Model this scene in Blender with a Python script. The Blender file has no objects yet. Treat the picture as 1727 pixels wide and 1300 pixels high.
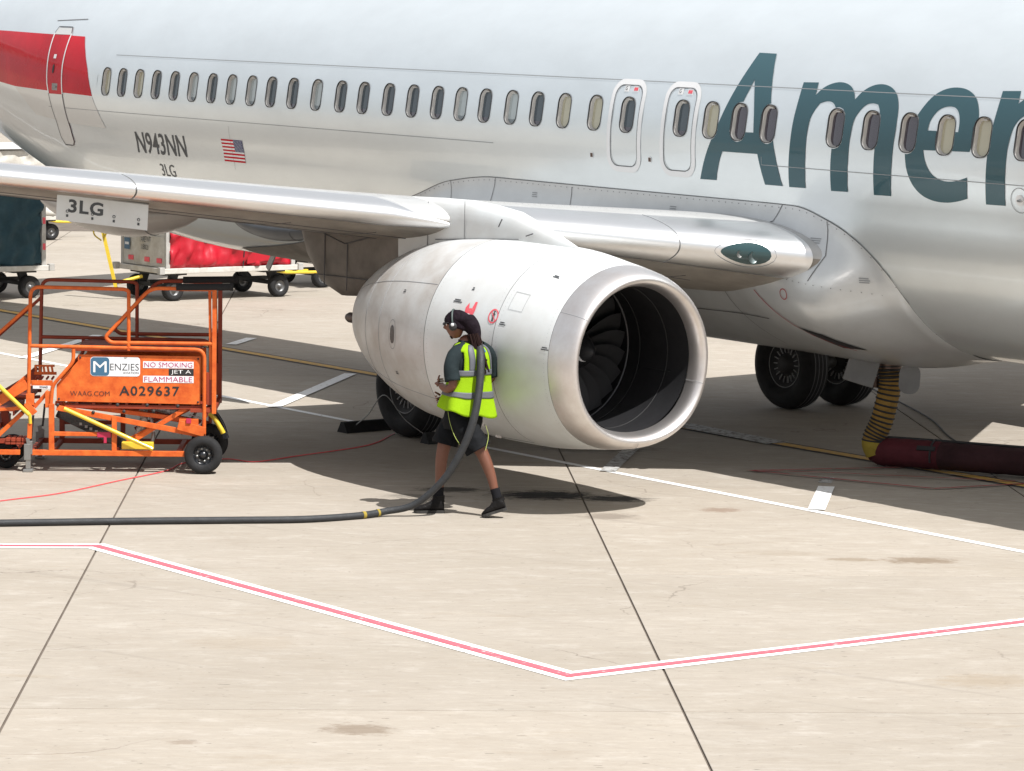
import bpy, bmesh, math, random
from mathutils import Vector, Matrix, noise
random.seed(4)
S = bpy.context.scene
C = S.collection

# ------------------------------------------------------------------ camera, sky, sun
cam_d = bpy.data.cameras.new("camera")
cam = bpy.data.objects.new("camera", cam_d); C.objects.link(cam); S.camera = cam
yaw, pitch, roll = -.94289, .10899, .01542
fw = Vector((math.sin(yaw) * math.cos(pitch), math.cos(yaw) * math.cos(pitch), -math.sin(pitch)))
rt0 = Vector((math.cos(yaw), -math.sin(yaw), 0)); up0 = rt0.cross(fw)
rt = rt0 * math.cos(roll) + up0 * math.sin(roll); up = up0 * math.cos(roll) - rt0 * math.sin(roll)
m = Matrix((rt, up, -fw)).transposed().to_4x4(); m.translation = Vector((29.354, -23.192, 4.486))
cam.matrix_world = m
cam_d.sensor_width = 36.0; cam_d.lens = 36.0 * 5238.3 / 1727; cam_d.clip_start = .1; cam_d.clip_end = 3000
cam_d.sensor_fit = 'HORIZONTAL'

SUN = Vector((.63, .09, 1.0)).normalized()          # towards the sun
W = bpy.data.worlds.new("World"); S.world = W; W.use_nodes = True
nt = W.node_tree; bg = nt.nodes['Background']
sky = nt.nodes.new('ShaderNodeTexSky'); sky.sky_type = 'NISHITA'; sky.sun_disc = False
sky.sun_elevation = math.asin(SUN.z); sky.sun_rotation = math.atan2(SUN.x, SUN.y)
sky.air_density = 1.0; sky.dust_density = 3.0; sky.ozone_density = 1.0
hz = nt.nodes.new('ShaderNodeMix'); hz.data_type = 'RGBA'; hz.inputs[0].default_value = .66      # thin white haze veils the blue
hz.inputs[7].default_value = (9.9, 10.1, 10.3, 1)
nt.links.new(sky.outputs[0], hz.inputs[6]); nt.links.new(hz.outputs[2], bg.inputs[0]); bg.inputs[1].default_value = .066
sl = bpy.data.lights.new("sun", 'SUN'); sl.energy = 5.0; sl.angle = math.radians(.5); sl.color = (1, .98, .955)
so = bpy.data.objects.new("sun", sl); C.objects.link(so); so.rotation_euler = SUN.to_track_quat('Z', 'Y').to_euler()
S.view_settings.view_transform = 'Standard'; S.view_settings.look = 'None'
S.view_settings.exposure = .44; S.view_settings.gamma = 1; S.view_settings.use_curve_mapping = False

# ------------------------------------------------------------------ materials
def mat(name, col, rough=.5, metal=0., coat=0., var=0., vscale=3., bump=0., bscale=40., spec=.5, sheen=0., var2=None, emit=None, stretch=(1, 1, 1), crough=.05):
    M = bpy.data.materials.new(name); M.use_nodes = True; n = M.node_tree.nodes; l = M.node_tree.links
    b = n['Principled BSDF']; b.inputs['Base Color'].default_value = (*col, 1)
    b.inputs['Roughness'].default_value = rough; b.inputs['Metallic'].default_value = metal
    b.inputs['Specular IOR Level'].default_value = spec
    b.inputs['Coat Weight'].default_value = coat; b.inputs['Coat Roughness'].default_value = crough
    if sheen: b.inputs['Sheen Weight'].default_value = sheen
    g = n.new('ShaderNodeTexCoord'); mp = n.new('ShaderNodeMapping'); mp.inputs[3].default_value = stretch
    l.new(g.outputs['Object'], mp.inputs[0])
    if var:
        t = n.new('ShaderNodeTexNoise'); t.inputs['Scale'].default_value = vscale; t.inputs['Detail'].default_value = 6; t.inputs['Roughness'].default_value = .62
        l.new(mp.outputs[0], t.inputs[0])
        r = n.new('ShaderNodeMapRange'); r.inputs[1].default_value = .32; r.inputs[2].default_value = .72
        l.new(t.outputs[0], r.inputs[0])
        x = n.new('ShaderNodeMix'); x.data_type = 'RGBA'
        x.inputs[6].default_value = (*col, 1)
        x.inputs[7].default_value = (*(var2 or tuple(c * (1 - var) for c in col)), 1)
        l.new(r.outputs[0], x.inputs[0]); l.new(x.outputs[2], b.inputs['Base Color'])
        rr = n.new('ShaderNodeMapRange'); rr.inputs[3].default_value = rough * .85; rr.inputs[4].default_value = min(1, rough * 1.3)
        l.new(t.outputs[0], rr.inputs[0]); l.new(rr.outputs[0], b.inputs['Roughness'])
    if bump:
        t2 = n.new('ShaderNodeTexNoise'); t2.inputs['Scale'].default_value = bscale; t2.inputs['Detail'].default_value = 4
        l.new(mp.outputs[0], t2.inputs[0]); bp = n.new('ShaderNodeBump'); bp.inputs['Strength'].default_value = bump; bp.inputs['Distance'].default_value = .02
        l.new(t2.outputs[0], bp.inputs['Height']); l.new(bp.outputs[0], b.inputs['Normal'])
    return M

def concrete(name, base, dark, joint=False):
    """apron concrete: brushed streaks, blotches, oil stains, specks; world space so it runs on across slabs"""
    M = bpy.data.materials.new(name); M.use_nodes = True; n = M.node_tree.nodes; l = M.node_tree.links
    b = n['Principled BSDF']; b.inputs['Specular IOR Level'].default_value = .25
    g = n.new('ShaderNodeNewGeometry'); oi = n.new('ShaderNodeObjectInfo')
    def mapping(rot, sc, loc=(0, 0, 0)):
        r_ = n.new('ShaderNodeMapping'); r_.inputs[2].default_value = (0, 0, rot); l.new(g.outputs['Position'], r_.inputs[0])
        mp = n.new('ShaderNodeMapping'); mp.inputs[1].default_value = loc; mp.inputs[3].default_value = sc
        l.new(r_.outputs[0], mp.inputs[0]); return mp.outputs[0]
    def tex(vec, sc, det=6, ro=.6):
        t = n.new('ShaderNodeTexNoise'); t.inputs['Scale'].default_value = sc; t.inputs['Detail'].default_value = det; t.inputs['Roughness'].default_value = ro
        l.new(vec, t.inputs[0]); return t.outputs[0]
    def rng(v, a, b_, c=0., d=1.):
        r = n.new('ShaderNodeMapRange'); r.inputs[1].default_value = a; r.inputs[2].default_value = b_; r.inputs[3].default_value = c; r.inputs[4].default_value = d
        l.new(v, r.inputs[0]); return r.outputs[0]
    def mix(f, a, c2, mode='MIX'):
        x = n.new('ShaderNodeMix'); x.data_type = 'RGBA'; x.blend_type = mode
        if isinstance(f, float): x.inputs[0].default_value = f
        else: l.new(f, x.inputs[0])
        for k, v in ((6, a), (7, c2)):
            if isinstance(v, tuple): x.inputs[k].default_value = (*v, 1)
            else: l.new(v, x.inputs[k])
        return x.outputs[2]
    def math_(op, a, c2):
        x = n.new('ShaderNodeMath'); x.operation = op
        for k, v in ((0, a), (1, c2)):
            if isinstance(v, (int, float)): x.inputs[k].default_value = v
            else: l.new(v, x.inputs[k])
        return x.outputs[0]
    ang = math.radians(-56.8)
    streak = tex(mapping(ang, (1.5, 7.5, 1)), 1.9, 9, .70)
    fine = tex(mapping(ang, (6, 60, 1)), 2.0, 4, .7)
    blotch = tex(mapping(ang, (.9, 1.6, 1)), .35, 5, .55)
    speck = tex(mapping(ang, (1, 3.5, 1)), 9., 2, .5)
    c = mix(rng(blotch, .35, .68), base, dark)
    c = mix(rng(streak, .38, .70, 0., .55), c, tuple(v * .78 for v in base))
    c = mix(rng(streak, .30, .44, .45, 0.), c, tuple(min(1, v * 1.13) for v in base))
    c = mix(rng(fine, .35, .72, 0., .6), c, tuple(v * .70 for v in base))
    c = mix(rng(speck, .70, .73, 0., .75), c, (.09, .08, .065))
    pits = tex(mapping(ang, (1.2, 4.2, 1), (31, 9, 0)), 22., 2, .5)
    c = mix(rng(pits, .70, .73, 0., .55), c, (.12, .10, .08))
    pale = tex(mapping(ang, (1.0, 1.7, 1), (11, 5, 0)), 2.2, 7, .75)
    c = mix(rng(pale, .53, .66, 0., .34), c, (.50, .46, .41)); c = mix(rng(pale, .36, .46, .28, 0.), c, (.27, .225, .175))
    tyre = tex(mapping(math.radians(-20), (.15, 5.5, 1), (3, 8, 0)), 1.3, 5, .55)
    c = mix(rng(tyre, .60, .72, 0., .22), c, (.16, .14, .12))
    crk = n.new('ShaderNodeTexVoronoi'); crk.feature = 'DISTANCE_TO_EDGE'; crk.inputs['Scale'].default_value = .22
    wv = n.new('ShaderNodeVectorMath'); wv.operation = 'ADD'; nn_ = n.new('ShaderNodeTexNoise'); nn_.inputs['Scale'].default_value = 1.1; nn_.inputs['Detail'].default_value = 7
    l.new(g.outputs['Position'], nn_.inputs[0]); l.new(nn_.outputs['Color'], wv.inputs[0]); l.new(g.outputs['Position'], wv.inputs[1]); l.new(wv.outputs[0], crk.inputs['Vector'])
    msk = rng(blotch, .50, .60)
    c = mix(math_('MULTIPLY', rng(crk.outputs['Distance'], .0008, .0028, .5, 0.), msk), c, (.14, .11, .09))
    dirt = tex(mapping(ang, (.5, 1.8, 1), (7, 3, 0)), .9, 8, .7)
    c = mix(rng(dirt, .60, .74, 0., .35), c, (.26, .19, .11))
    c = mix(rng(oi.outputs['Random'], 0, 1, 0., .6), c, mix(1., c, (.87, .875, .88), 'MULTIPLY'))
    # spills: (x, y, along radius, across radius, strength, colour)
    spills = [(12.55, -12.2, .26, .12, .62, (.17, .125, .085)), (12.27, -13.36, .12, .05, .45, (.18, .13, .09)), (9.45, -4.25, .38, .12, .7, (.17, .12, .075)), (9.1, -4.75, .26, .06, .55, (.19, .14, .085)),
              (8.5, -5.1, .5, .10, .25, (.22, .17, .11)), (6.22, -3.85, .26, .10, .6, (.19, .12, .08)), (13.6, -7.5, .45, .16, .28, (.26, .19, .11)),
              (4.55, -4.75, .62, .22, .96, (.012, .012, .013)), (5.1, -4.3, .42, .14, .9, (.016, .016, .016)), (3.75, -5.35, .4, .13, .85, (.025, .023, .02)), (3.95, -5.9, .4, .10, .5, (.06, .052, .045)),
              (6.0, -5.05, .3, .14, .5, (.12, .095, .075)), (9.6, -11.3, .5, .2, .2, (.28, .22, .15)), (1.9, -2.1, .8, .2, .5, (.05, .05, .05))]
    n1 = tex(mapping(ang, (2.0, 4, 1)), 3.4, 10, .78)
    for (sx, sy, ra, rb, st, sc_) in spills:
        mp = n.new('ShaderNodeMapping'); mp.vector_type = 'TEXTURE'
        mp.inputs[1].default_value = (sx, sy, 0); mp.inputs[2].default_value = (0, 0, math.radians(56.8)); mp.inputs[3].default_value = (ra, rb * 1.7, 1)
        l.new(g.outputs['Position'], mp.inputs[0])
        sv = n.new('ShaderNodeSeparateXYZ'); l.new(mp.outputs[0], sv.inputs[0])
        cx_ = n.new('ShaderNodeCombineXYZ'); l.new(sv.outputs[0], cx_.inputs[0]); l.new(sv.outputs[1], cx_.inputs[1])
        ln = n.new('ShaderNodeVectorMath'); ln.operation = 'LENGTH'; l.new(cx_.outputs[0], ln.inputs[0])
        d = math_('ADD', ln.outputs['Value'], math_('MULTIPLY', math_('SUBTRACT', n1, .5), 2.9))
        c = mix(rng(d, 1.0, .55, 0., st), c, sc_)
    l.new(c, b.inputs['Base Color'])
    l.new(rng(streak, .3, .7, .72, .92), b.inputs['Roughness'])
    bp = n.new('ShaderNodeBump'); bp.inputs['Strength'].default_value = .35; bp.inputs['Distance'].default_value = .004
    l.new(math_('ADD', fine, streak), bp.inputs['Height']); l.new(bp.outputs[0], b.inputs['Normal'])
    return M

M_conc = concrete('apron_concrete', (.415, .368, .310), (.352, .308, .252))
M_seal = mat('joint_sealant', (.085, .065, .05), .9, var=.6, vscale=3, var2=(.17, .14, .11))
def paint(name, col, worn, thr=.60, sc=9):
    M = mat(name, col, .7, var=.2, vscale=sc, var2=worn); n = M.node_tree.nodes
    for r in n:
        if r.type == 'MAP_RANGE' and r.inputs[1].default_value > .3: r.inputs[1].default_value = thr; r.inputs[2].default_value = thr + .08
    return M
M_wht = paint('white_marking_paint', (.83, .83, .82), (.50, .45, .38), .59, 13)
M_wht_worn = paint('worn_white_marking', (.42, .42, .41), (.17, .15, .13), .50, 14)
M_redp = paint('red_marking_paint', (.78, .11, .14), (.80, .42, .40), .60, 16)
M_redd = paint('dark_red_marking', (.34, .035, .045), (.22, .15, .12), .56)
M_yel = paint('yellow_marking_paint', (.60, .36, .085), (.42, .30, .16), .52)
M_blk = paint('black_marking_border', (.055, .052, .05), (.22, .19, .15), .60)

def skinpaint(name, base, metal, rough):
    """aircraft paint with faint panel dirt running down"""
    M = mat(name, base, rough, metal, coat=.75, var=.10, vscale=.8, stretch=(1, 1, 2.2), crough=.06)
    n = M.node_tree.nodes; l = M.node_tree.links; b = n['Principled BSDF']
    tc = n.new('ShaderNodeTexCoord'); w = n.new('ShaderNodeTexNoise'); w.inputs['Scale'].default_value = 1.1; w.inputs['Detail'].default_value = 2
    l.new(tc.outputs['Object'], w.inputs[0]); bp = n.new('ShaderNodeBump'); bp.inputs['Strength'].default_value = .10; bp.inputs['Distance'].default_value = .05
    l.new(w.outputs[0], bp.inputs['Height']); l.new(bp.outputs[0], b.inputs['Normal']); l.new(bp.outputs[0], b.inputs['Coat Normal'])
    return M
M_skin = skinpaint('silver_mica_paint', (.81, .865, .885), .60, .30)
M_wing = mat('wing_grey_paint', (.50, .50, .49), .38, .15, coat=.3, var=.2, vscale=2.2, stretch=(1, .4, 1))
M_fair = mat('fairing_grey_paint', (.60, .62, .63), .32, .35, coat=.5, var=.14, vscale=1.8)
M_under = mat('shade_dark_underwing_grey', (.33, .30, .265), .5, .1, var=.4, vscale=2.5)  # grey wing underside, kept dark to deepen the shade beneath
M_grime_shade = mat('soot_and_shade_brown', (.21, .185, .16), .5, .1, var=.45, vscale=2.5)  # soot on the belly fairing; on the pylon it stands in for shade
M_canoe = mat('canoe_grey_paint', (.44, .42, .395), .36, .2, coat=.3, var=.2, vscale=3)
M_hang = mat('shaded_grey_door', (.17, .17, .17), .5, var=.3)  # pale doors coloured dark for the shade under the belly
M_darkfair = mat('dark_flap_fairing', (.055, .06, .068), .4, var=.3)
M_polish = mat('polished_slat_metal', (.86, .86, .86), .34, 1., var=.12, vscale=3, stretch=(1, .3, 1))
M_lip = mat('polished_inlet_lip', (.82, .80, .79), .40, 1., var=.28, vscale=2.4, var2=(.62, .57, .54))
M_nac = mat('nacelle_pale_paint', (.70, .73, .735), .40, .08, coat=.25, crough=.3, var=.16, vscale=1.2, var2=(.56, .555, .535))
M_nacgrime = mat('grimy_reverser_paint', (.62, .635, .635), .42, .1, coat=.2, crough=.3, var=.3, vscale=1.7, var2=(.40, .365, .33))
M_dkline = mat('dark_panel_gap', (.10, .10, .105), .6)
M_midline = mat('thin_panel_gap', (.26, .27, .28), .6)
M_white = mat('white_paint', (.80, .80, .80), .4, coat=.3)
M_teal = mat('airline_teal_lettering', (.040, .098, .118), .2, spec=.15, coat=.55, crough=.03)
M_char = mat('charcoal_lettering', (.055, .06, .065), .4)
M_red = mat('tail_red_paint', (.60, .008, .022), .25, spec=.05, coat=.25, crough=.03, var=.3, vscale=1.2)
M_blue = mat('flag_blue', (.03, .045, .14), .35)
M_palegrey = mat('pale_grey_band', (.66, .66, .64), .3, .2, coat=.5)
M_gasket = mat('window_gasket', (.018, .018, .02), .6)
M_reveal = mat('window_reveal', (.52, .50, .47), .45)
M_glass_d = mat('dark_window_pane', (.065, .085, .10), .12, spec=.5, coat=.4)
M_glass_p = mat('purple_dark_pane', (.045, .035, .05), .08, spec=.7, coat=1.)
M_glass_c = mat('cream_shade_pane', (.44, .41, .29), .12, spec=.7, coat=1.)
M_glass_l = mat('pale_shade_pane', (.40, .45, .45), .12, spec=.7, coat=1.)
M_black = mat('black_rubber', (.016, .016, .017), .75, var=.5, vscale=9, bump=.2, bscale=60)
M_tyre = mat('tyre_rubber', (.014, .014, .015), .8, var=.5, vscale=6, bump=.2)
M_rim = mat('grey_wheel_rim', (.20, .20, .20), .4, .6, var=.3)
M_rimw = mat('pale_wheel_slots', (.32, .32, .32), .5, .3)
M_inner = mat('dark_inlet_liner', (.024, .024, .026), .45, .2, var=.3, vscale=6)
M_blade = mat('titanium_fan_blade', (.115, .115, .12), .4, .6)
M_steel = mat('grey_steel', (.35, .35, .34), .4, .8, var=.3)
M_burn = mat('heat_tinted_metal', (.16, .11, .09), .4, .8, var=.5, vscale=8)
M_gap_l = mat('pale_gap_pane', (.22, .25, .26), .12, spec=.5)
M_lamp = mat('landing_light_glass', (.025, .06, .065), .06, spec=.6)
M_chrome = mat('lamp_reflector', (.35, .42, .42), .4, 1.)
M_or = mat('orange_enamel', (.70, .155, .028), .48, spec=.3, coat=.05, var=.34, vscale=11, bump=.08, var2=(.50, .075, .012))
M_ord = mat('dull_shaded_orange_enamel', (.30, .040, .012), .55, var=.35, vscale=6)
M_yell = mat('yellow_enamel', (.78, .56, .04), .4, coat=.2, var=.2, vscale=8)
M_foam = mat('black_foam_sleeve', (.015, .015, .016), .9, bump=.3, bscale=80)
M_mag = mat('magenta_red_bracket', (.45, .02, .07), .5)
M_blk2 = mat('black_gloss_steel', (.012, .013, .016), .25, coat=.4)
M_sticker = mat('white_sticker', (.74, .76, .78), .4)
M_menz = mat('blue_logo_field', (.045, .13, .22), .4)
M_maglet = mat('magenta_print', (.42, .012, .12), .5)
M_teald = mat('teal_canvas_curtain', (.016, .062, .085), .7, var=.4, vscale=3, bump=.5, bscale=4, sheen=.2)
M_redc = mat('red_vinyl_curtain', (.46, .008, .022), .38, var=.2, vscale=3)
M_dirtyw = mat('dirty_white_panel', (.60, .59, .55), .55, var=.3, vscale=5, var2=(.42, .39, .34))
M_alu = mat('dull_aluminium_frame', (.52, .51, .48), .5, .3, var=.3, vscale=7)
M_dark = mat('dark_running_gear', (.03, .03, .03), .6, var=.4)
M_duct = mat('maroon_duct_cloth', (.036, .007, .010), .85, var=.45, vscale=4, bump=.5, bscale=9)
M_ductred = mat('bright_red_duct_cap', (.085, .007, .014), .8, var=.3, vscale=5, bump=.5, bscale=7)
M_hosey = mat('yellow_hose_fabric', (.30, .175, .035), .75, var=.35, vscale=9)
M_hoseyb = mat('bright_yellow_sleeve', (.34, .25, .03), .8, var=.3, vscale=9)
M_hose = mat('grey_black_fuel_hose', (.026, .028, .031), .55, var=.35, vscale=14, bump=.3, bscale=120)
M_skinp = mat('skin', (.16, .062, .036), .45, var=.15, vscale=9, bump=.05)
M_vest = mat('fluorescent_yellow_mesh', (.26, .44, .006), .75, spec=.15, var=.12, vscale=9, bump=.2, bscale=90)
M_refl = mat('grey_reflective_tape', (.10, .105, .12), .6)
M_tshirt = mat('dark_green_grey_shirt', (.018, .027, .030), .8, spec=.15, var=.3, vscale=7, bump=.5, bscale=11)
M_shorts = mat('black_shorts', (.009, .010, .012), .9, spec=.2, var=.5, vscale=7, bump=.8, bscale=9)
M_durag = mat('dark_plum_headscarf', (.010, .005, .009), .75, spec=.15, var=.5, vscale=12, bump=.7, bscale=22)
M_hair = mat('dark_locks', (.018, .009, .008), .9, spec=.15)
M_boot = mat('black_work_boot', (.010, .009, .009), .55, spec=.15, var=.4, vscale=14, bump=.4, bscale=40)
M_sole = mat('boot_sole', (.03, .028, .026), .8)
M_sock = mat('black_sock', (.010, .010, .012), .9, spec=.15)
M_phone = mat('dark_green_headphone', (.05, .07, .065), .5)

# ------------------------------------------------------------------ helpers
def link(o, parent=None):
    C.objects.link(o)
    if parent is not None: o.parent = parent
    return o
def tag(o, label=None, cat=None, group=None, kind=None):
    if label: o['label'] = label
    if cat: o['category'] = cat
    if group: o['group'] = group
    if kind: o['kind'] = kind
    return o
def empty(name, loc=(0, 0, 0), rz=0., ry=0., label=None, cat=None, group=None):
    o = bpy.data.objects.new(name, None); o.location = loc; o.rotation_euler = (0, ry, rz); C.objects.link(o)
    return tag(o, label, cat, group)

class MB:
    def __init__(s): s.v = []; s.f = []; s.sm = []; s.mi = []
    def add(s, v, f, smooth=True, mi=0):
        k = len(s.v); s.v += [tuple(p) for p in v]; s.f += [tuple(i + k for i in q) for q in f]; s.sm += [smooth] * len(f); s.mi += [mi] * len(f); return s
    def box(s, c, d, R=None, mi=0):
        x, y, z = (t / 2 for t in d)
        P = [Vector((a * x, b * y, e * z)) for a in (-1, 1) for b in (-1, 1) for e in (-1, 1)]
        if R is not None: P = [R @ p for p in P]
        c = Vector(c)
        return s.add([p + c for p in P], [(0, 1, 3, 2), (4, 6, 7, 5), (0, 4, 5, 1), (2, 3, 7, 6), (0, 2, 6, 4), (1, 5, 7, 3)], False, mi)
    def beam(s, a, b, w, h, up_=(0, 0, 1), mi=0):
        a = Vector(a); b = Vector(b); d = (b - a); L = d.length; d.normalize(); u = Vector(up_); x = d.cross(u)
        if x.length < 1e-4: x = d.cross(Vector((1, 0, 0)))
        x.normalize(); z = x.cross(d)
        return s.box((a + b) / 2, (L, w, h), Matrix((d, x, z)).transposed(), mi)
    def tube(s, pts, r, n=10, cap=True, mi=0, closed=False):
        pts = [Vector(p) for p in pts]; N = len(pts); rs = r if isinstance(r, (list, tuple)) else [r] * N
        V = []; nrm = None
        for i, p in enumerate(pts):
            if closed: t = pts[(i + 1) % N] - pts[i - 1]
            else: t = pts[min(i + 1, N - 1)] - pts[max(i - 1, 0)]
            t.normalize()
            if nrm is None:
                nrm = t.cross(Vector((0, 0, 1)))
                if nrm.length < .05: nrm = t.cross(Vector((1, 0, 0)))
            nrm = nrm - t * nrm.dot(t); nrm.normalize(); b = t.cross(nrm)
            V += [p + (nrm * math.cos(2 * math.pi * k / n) + b * math.sin(2 * math.pi * k / n)) * rs[i] for k in range(n)]
        F = [(i * n + k, i * n + (k + 1) % n, (i + 1) * n + (k + 1) % n, (i + 1) * n + k) for i in range(N - 1) for k in range(n)]
        if closed: F += [((N - 1) * n + k, (N - 1) * n + (k + 1) % n, (k + 1) % n, k) for k in range(n)]
        s.add(V, F, True, mi)
        if cap and not closed:
            s.add(V[:n], [tuple(range(n))[::-1]], False, mi); s.add(V[-n:], [tuple(range(n))], False, mi)
        return s
    def loft(s, rings, cap=True, closed=True, smooth=True, mi=0):
        n = len(rings[0]); V = [p for r_ in rings for p in r_]; k0 = len(s.v)
        K = n if closed else n - 1
        F = [(i * n + k, i * n + (k + 1) % n, (i + 1) * n + (k + 1) % n, (i + 1) * n + k) for i in range(len(rings) - 1) for k in range(K)]
        s.add(V, F, smooth, mi)
        if cap and closed:
            s.add(rings[0], [tuple(range(n))[::-1]], False, mi); s.add(rings[-1], [tuple(range(n))], False, mi)
        return s
    def lathe(s, prof, origin, axis='x', n=48, mi=0, cap=False):
        o = Vector(origin); rings = []
        for a, r in prof:
            R = []
            for k in range(n):
                t = 2 * math.pi * k / n
                R.append(o + {'x': Vector((a, r * math.cos(t), r * math.sin(t))), 'y': Vector((r * math.cos(t), a, r * math.sin(t))), 'z': Vector((r * math.cos(t), r * math.sin(t), a))}[axis])
            rings.append(R)
        return s.loft(rings, cap=cap, mi=mi)
    def build(s, name, mats, parent=None, loc=None, fix=True):
        me = bpy.data.meshes.new(name); me.from_pydata(s.v, [], s.f)
        for m_ in (mats if isinstance(mats, (list, tuple)) else [mats]): me.materials.append(m_)
        me.polygons.foreach_set('use_smooth', s.sm); me.polygons.foreach_set('material_index', s.mi)
        if fix:
            bm = bmesh.new(); bm.from_mesh(me); bmesh.ops.recalc_face_normals(bm, faces=bm.faces); bm.to_mesh(me); bm.free()
        me.update()
        o = bpy.data.objects.new(name, me)
        if loc: o.location = loc
        return link(o, parent)
def mod_bevel(o, w, seg=2):
    b = o.modifiers.new('b', 'BEVEL'); b.width = w; b.segments = seg; b.limit_method = 'ANGLE'; b.angle_limit = .6; return o
def fillet(pts, r, k=5):
    pts = [Vector(p) for p in pts]; out = [pts[0]]
    for i in range(1, len(pts) - 1):
        a, b, c = pts[i - 1], pts[i], pts[i + 1]; d1 = (a - b); d2 = (c - b); q = min(r, d1.length * .45, d2.length * .45)
        p1 = b + d1.normalized() * q; p2 = b + d2.normalized() * q
        for j in range(k + 1):
            t = j / k; out.append(p1 * (1 - t) ** 2 + b * 2 * t * (1 - t) + p2 * t * t)
    out.append(pts[-1]); return out
def spline(pts, k=8):
    pts = [Vector(p) for p in pts]; P = [pts[0] * 2 - pts[1]] + pts + [pts[-1] * 2 - pts[-2]]; out = []
    for i in range(1, len(P) - 2):
        for j in range(k):
            t = j / k; a, b, c, d = P[i - 1:i + 3]
            out.append(.5 * ((2 * b) + (c - a) * t + (2 * a - 5 * b + 4 * c - d) * t * t + (3 * b - a - 3 * c + d) * t ** 3))
    out.append(pts[-1]); return out
def interp(x, xs, ys):
    if x <= xs[0]: return ys[0]
    for i in range(len(xs) - 1):
        if x <= xs[i + 1]:
            t = (x - xs[i]) / (xs[i + 1] - xs[i]); return ys[i] + (ys[i + 1] - ys[i]) * t
    return ys[-1]
def sinterp(x, xs, ys):
    """monotone-ish smooth interpolation"""
    if x <= xs[0]: return ys[0]
    if x >= xs[-1]: return ys[-1]
    i = max(k for k in range(len(xs) - 1) if xs[k] <= x)
    def sl(k):
        if k <= 0 or k >= len(xs) - 1: return 0 if k <= 0 and False else (ys[min(k + 1, len(xs) - 1)] - ys[max(k - 1, 0)]) / (xs[min(k + 1, len(xs) - 1)] - xs[max(k - 1, 0)])
        d0 = (ys[k] - ys[k - 1]) / (xs[k] - xs[k - 1]); d1 = (ys[k + 1] - ys[k]) / (xs[k + 1] - xs[k])
        return 0 if d0 * d1 <= 0 else 2 * d0 * d1 / (d0 + d1)
    h = xs[i + 1] - xs[i]; t = (x - xs[i]) / h; a, b = ys[i], ys[i + 1]
    return (2 * t ** 3 - 3 * t * t + 1) * a + (t ** 3 - 2 * t * t + t) * h * sl(i) + (-2 * t ** 3 + 3 * t * t) * b + (t ** 3 - t * t) * h * sl(i + 1)
def flat_text(txt, size=1., sx=1., bold=0., spacing=1., shear=0., align='LEFT'):
    """triangles of a line of text in 2D"""
    cu = bpy.data.curves.new('t', 'FONT'); cu.body = txt; cu.size = size; cu.offset = bold; cu.space_character = spacing; cu.shear = shear; cu.align_x = align
    cu.resolution_u = 3; o = bpy.data.objects.new('t', cu); C.objects.link(o)
    me = bpy.data.meshes.new_from_object(o.evaluated_get(bpy.context.evaluated_depsgraph_get()))
    v = [(p.co.x * sx, p.co.y) for p in me.vertices]; f = [tuple(p.vertices) for p in me.polygons]
    bpy.data.objects.remove(o); bpy.data.curves.remove(cu); bpy.data.meshes.remove(me); return v, f
def flat_poly(loops):
    cu = bpy.data.curves.new('t', 'CURVE'); cu.dimensions = '2D'; cu.fill_mode = 'BOTH'
    for lp in loops:
        s_ = cu.splines.new('POLY'); s_.points.add(len(lp) - 1); s_.use_cyclic_u = True
        for i, (x, y) in enumerate(lp): s_.points[i].co = (x, y, 0, 1)
    o = bpy.data.objects.new('t', cu); C.objects.link(o)
    me = bpy.data.meshes.new_from_object(o.evaluated_get(bpy.context.evaluated_depsgraph_get()))
    v = [(p.co.x, p.co.y) for p in me.vertices]; f = [tuple(p.vertices) for p in me.polygons]
    bpy.data.objects.remove(o); bpy.data.curves.remove(cu); bpy.data.meshes.remove(me); return v, f
def chaikin(lp, n=1, sharp=35):
    """round a loop except at its sharp corners"""
    for _ in range(n):
        out = []; N = len(lp)
        for i in range(N):
            a, b, c = Vector(lp[i - 1]), Vector(lp[i]), Vector(lp[(i + 1) % N])
            ang = (b - a).angle(c - b, 0)
            if math.degrees(ang) > sharp: out.append(tuple(b))
            else: out += [tuple(b + (a - b) * .25), tuple(b + (c - b) * .25)]
        lp = out
    return lp
def norm2(v, x0, y0, w, h):
    xs = [p[0] for p in v]; ys = [p[1] for p in v]; a, b = min(xs), max(xs); c_, d = min(ys), max(ys)
    return [(x0 + (p[0] - a) / (b - a) * w, y0 + (p[1] - c_) / (d - c_) * h) for p in v]
def sheet(name, vf, fmap, m_, parent=None, cuts=(), axis=1):
    """2D triangles -> cut along lines -> mapped onto a surface"""
    v, f = vf; bm = bmesh.new(); bv = [bm.verts.new((a, b, 0)) for a, b in v]
    for q in f:
        try: bm.faces.new([bv[i] for i in q])
        except ValueError: pass
    for c_, ax in cuts:
        no = (0, 1, 0) if ax == 1 else (1, 0, 0); co = (0, c_, 0) if ax == 1 else (c_, 0, 0)
        bmesh.ops.bisect_plane(bm, geom=bm.verts[:] + bm.edges[:] + bm.faces[:], plane_co=co, plane_no=no, dist=1e-5)
    for p in bm.verts: p.co = Vector(fmap(p.co.x, p.co.y))
    bmesh.ops.triangulate(bm, faces=bm.faces[:])
    me = bpy.data.meshes.new(name); bm.to_mesh(me); bm.free(); me.materials.append(m_)
    for p in me.polygons: p.use_smooth = True
    return link(bpy.data.objects.new(name, me), parent)
def frange(a, b, st):
    n = max(1, int(math.ceil((b - a) / st))); return [a + (b - a) * i / n for i in range(n + 1)]

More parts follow.
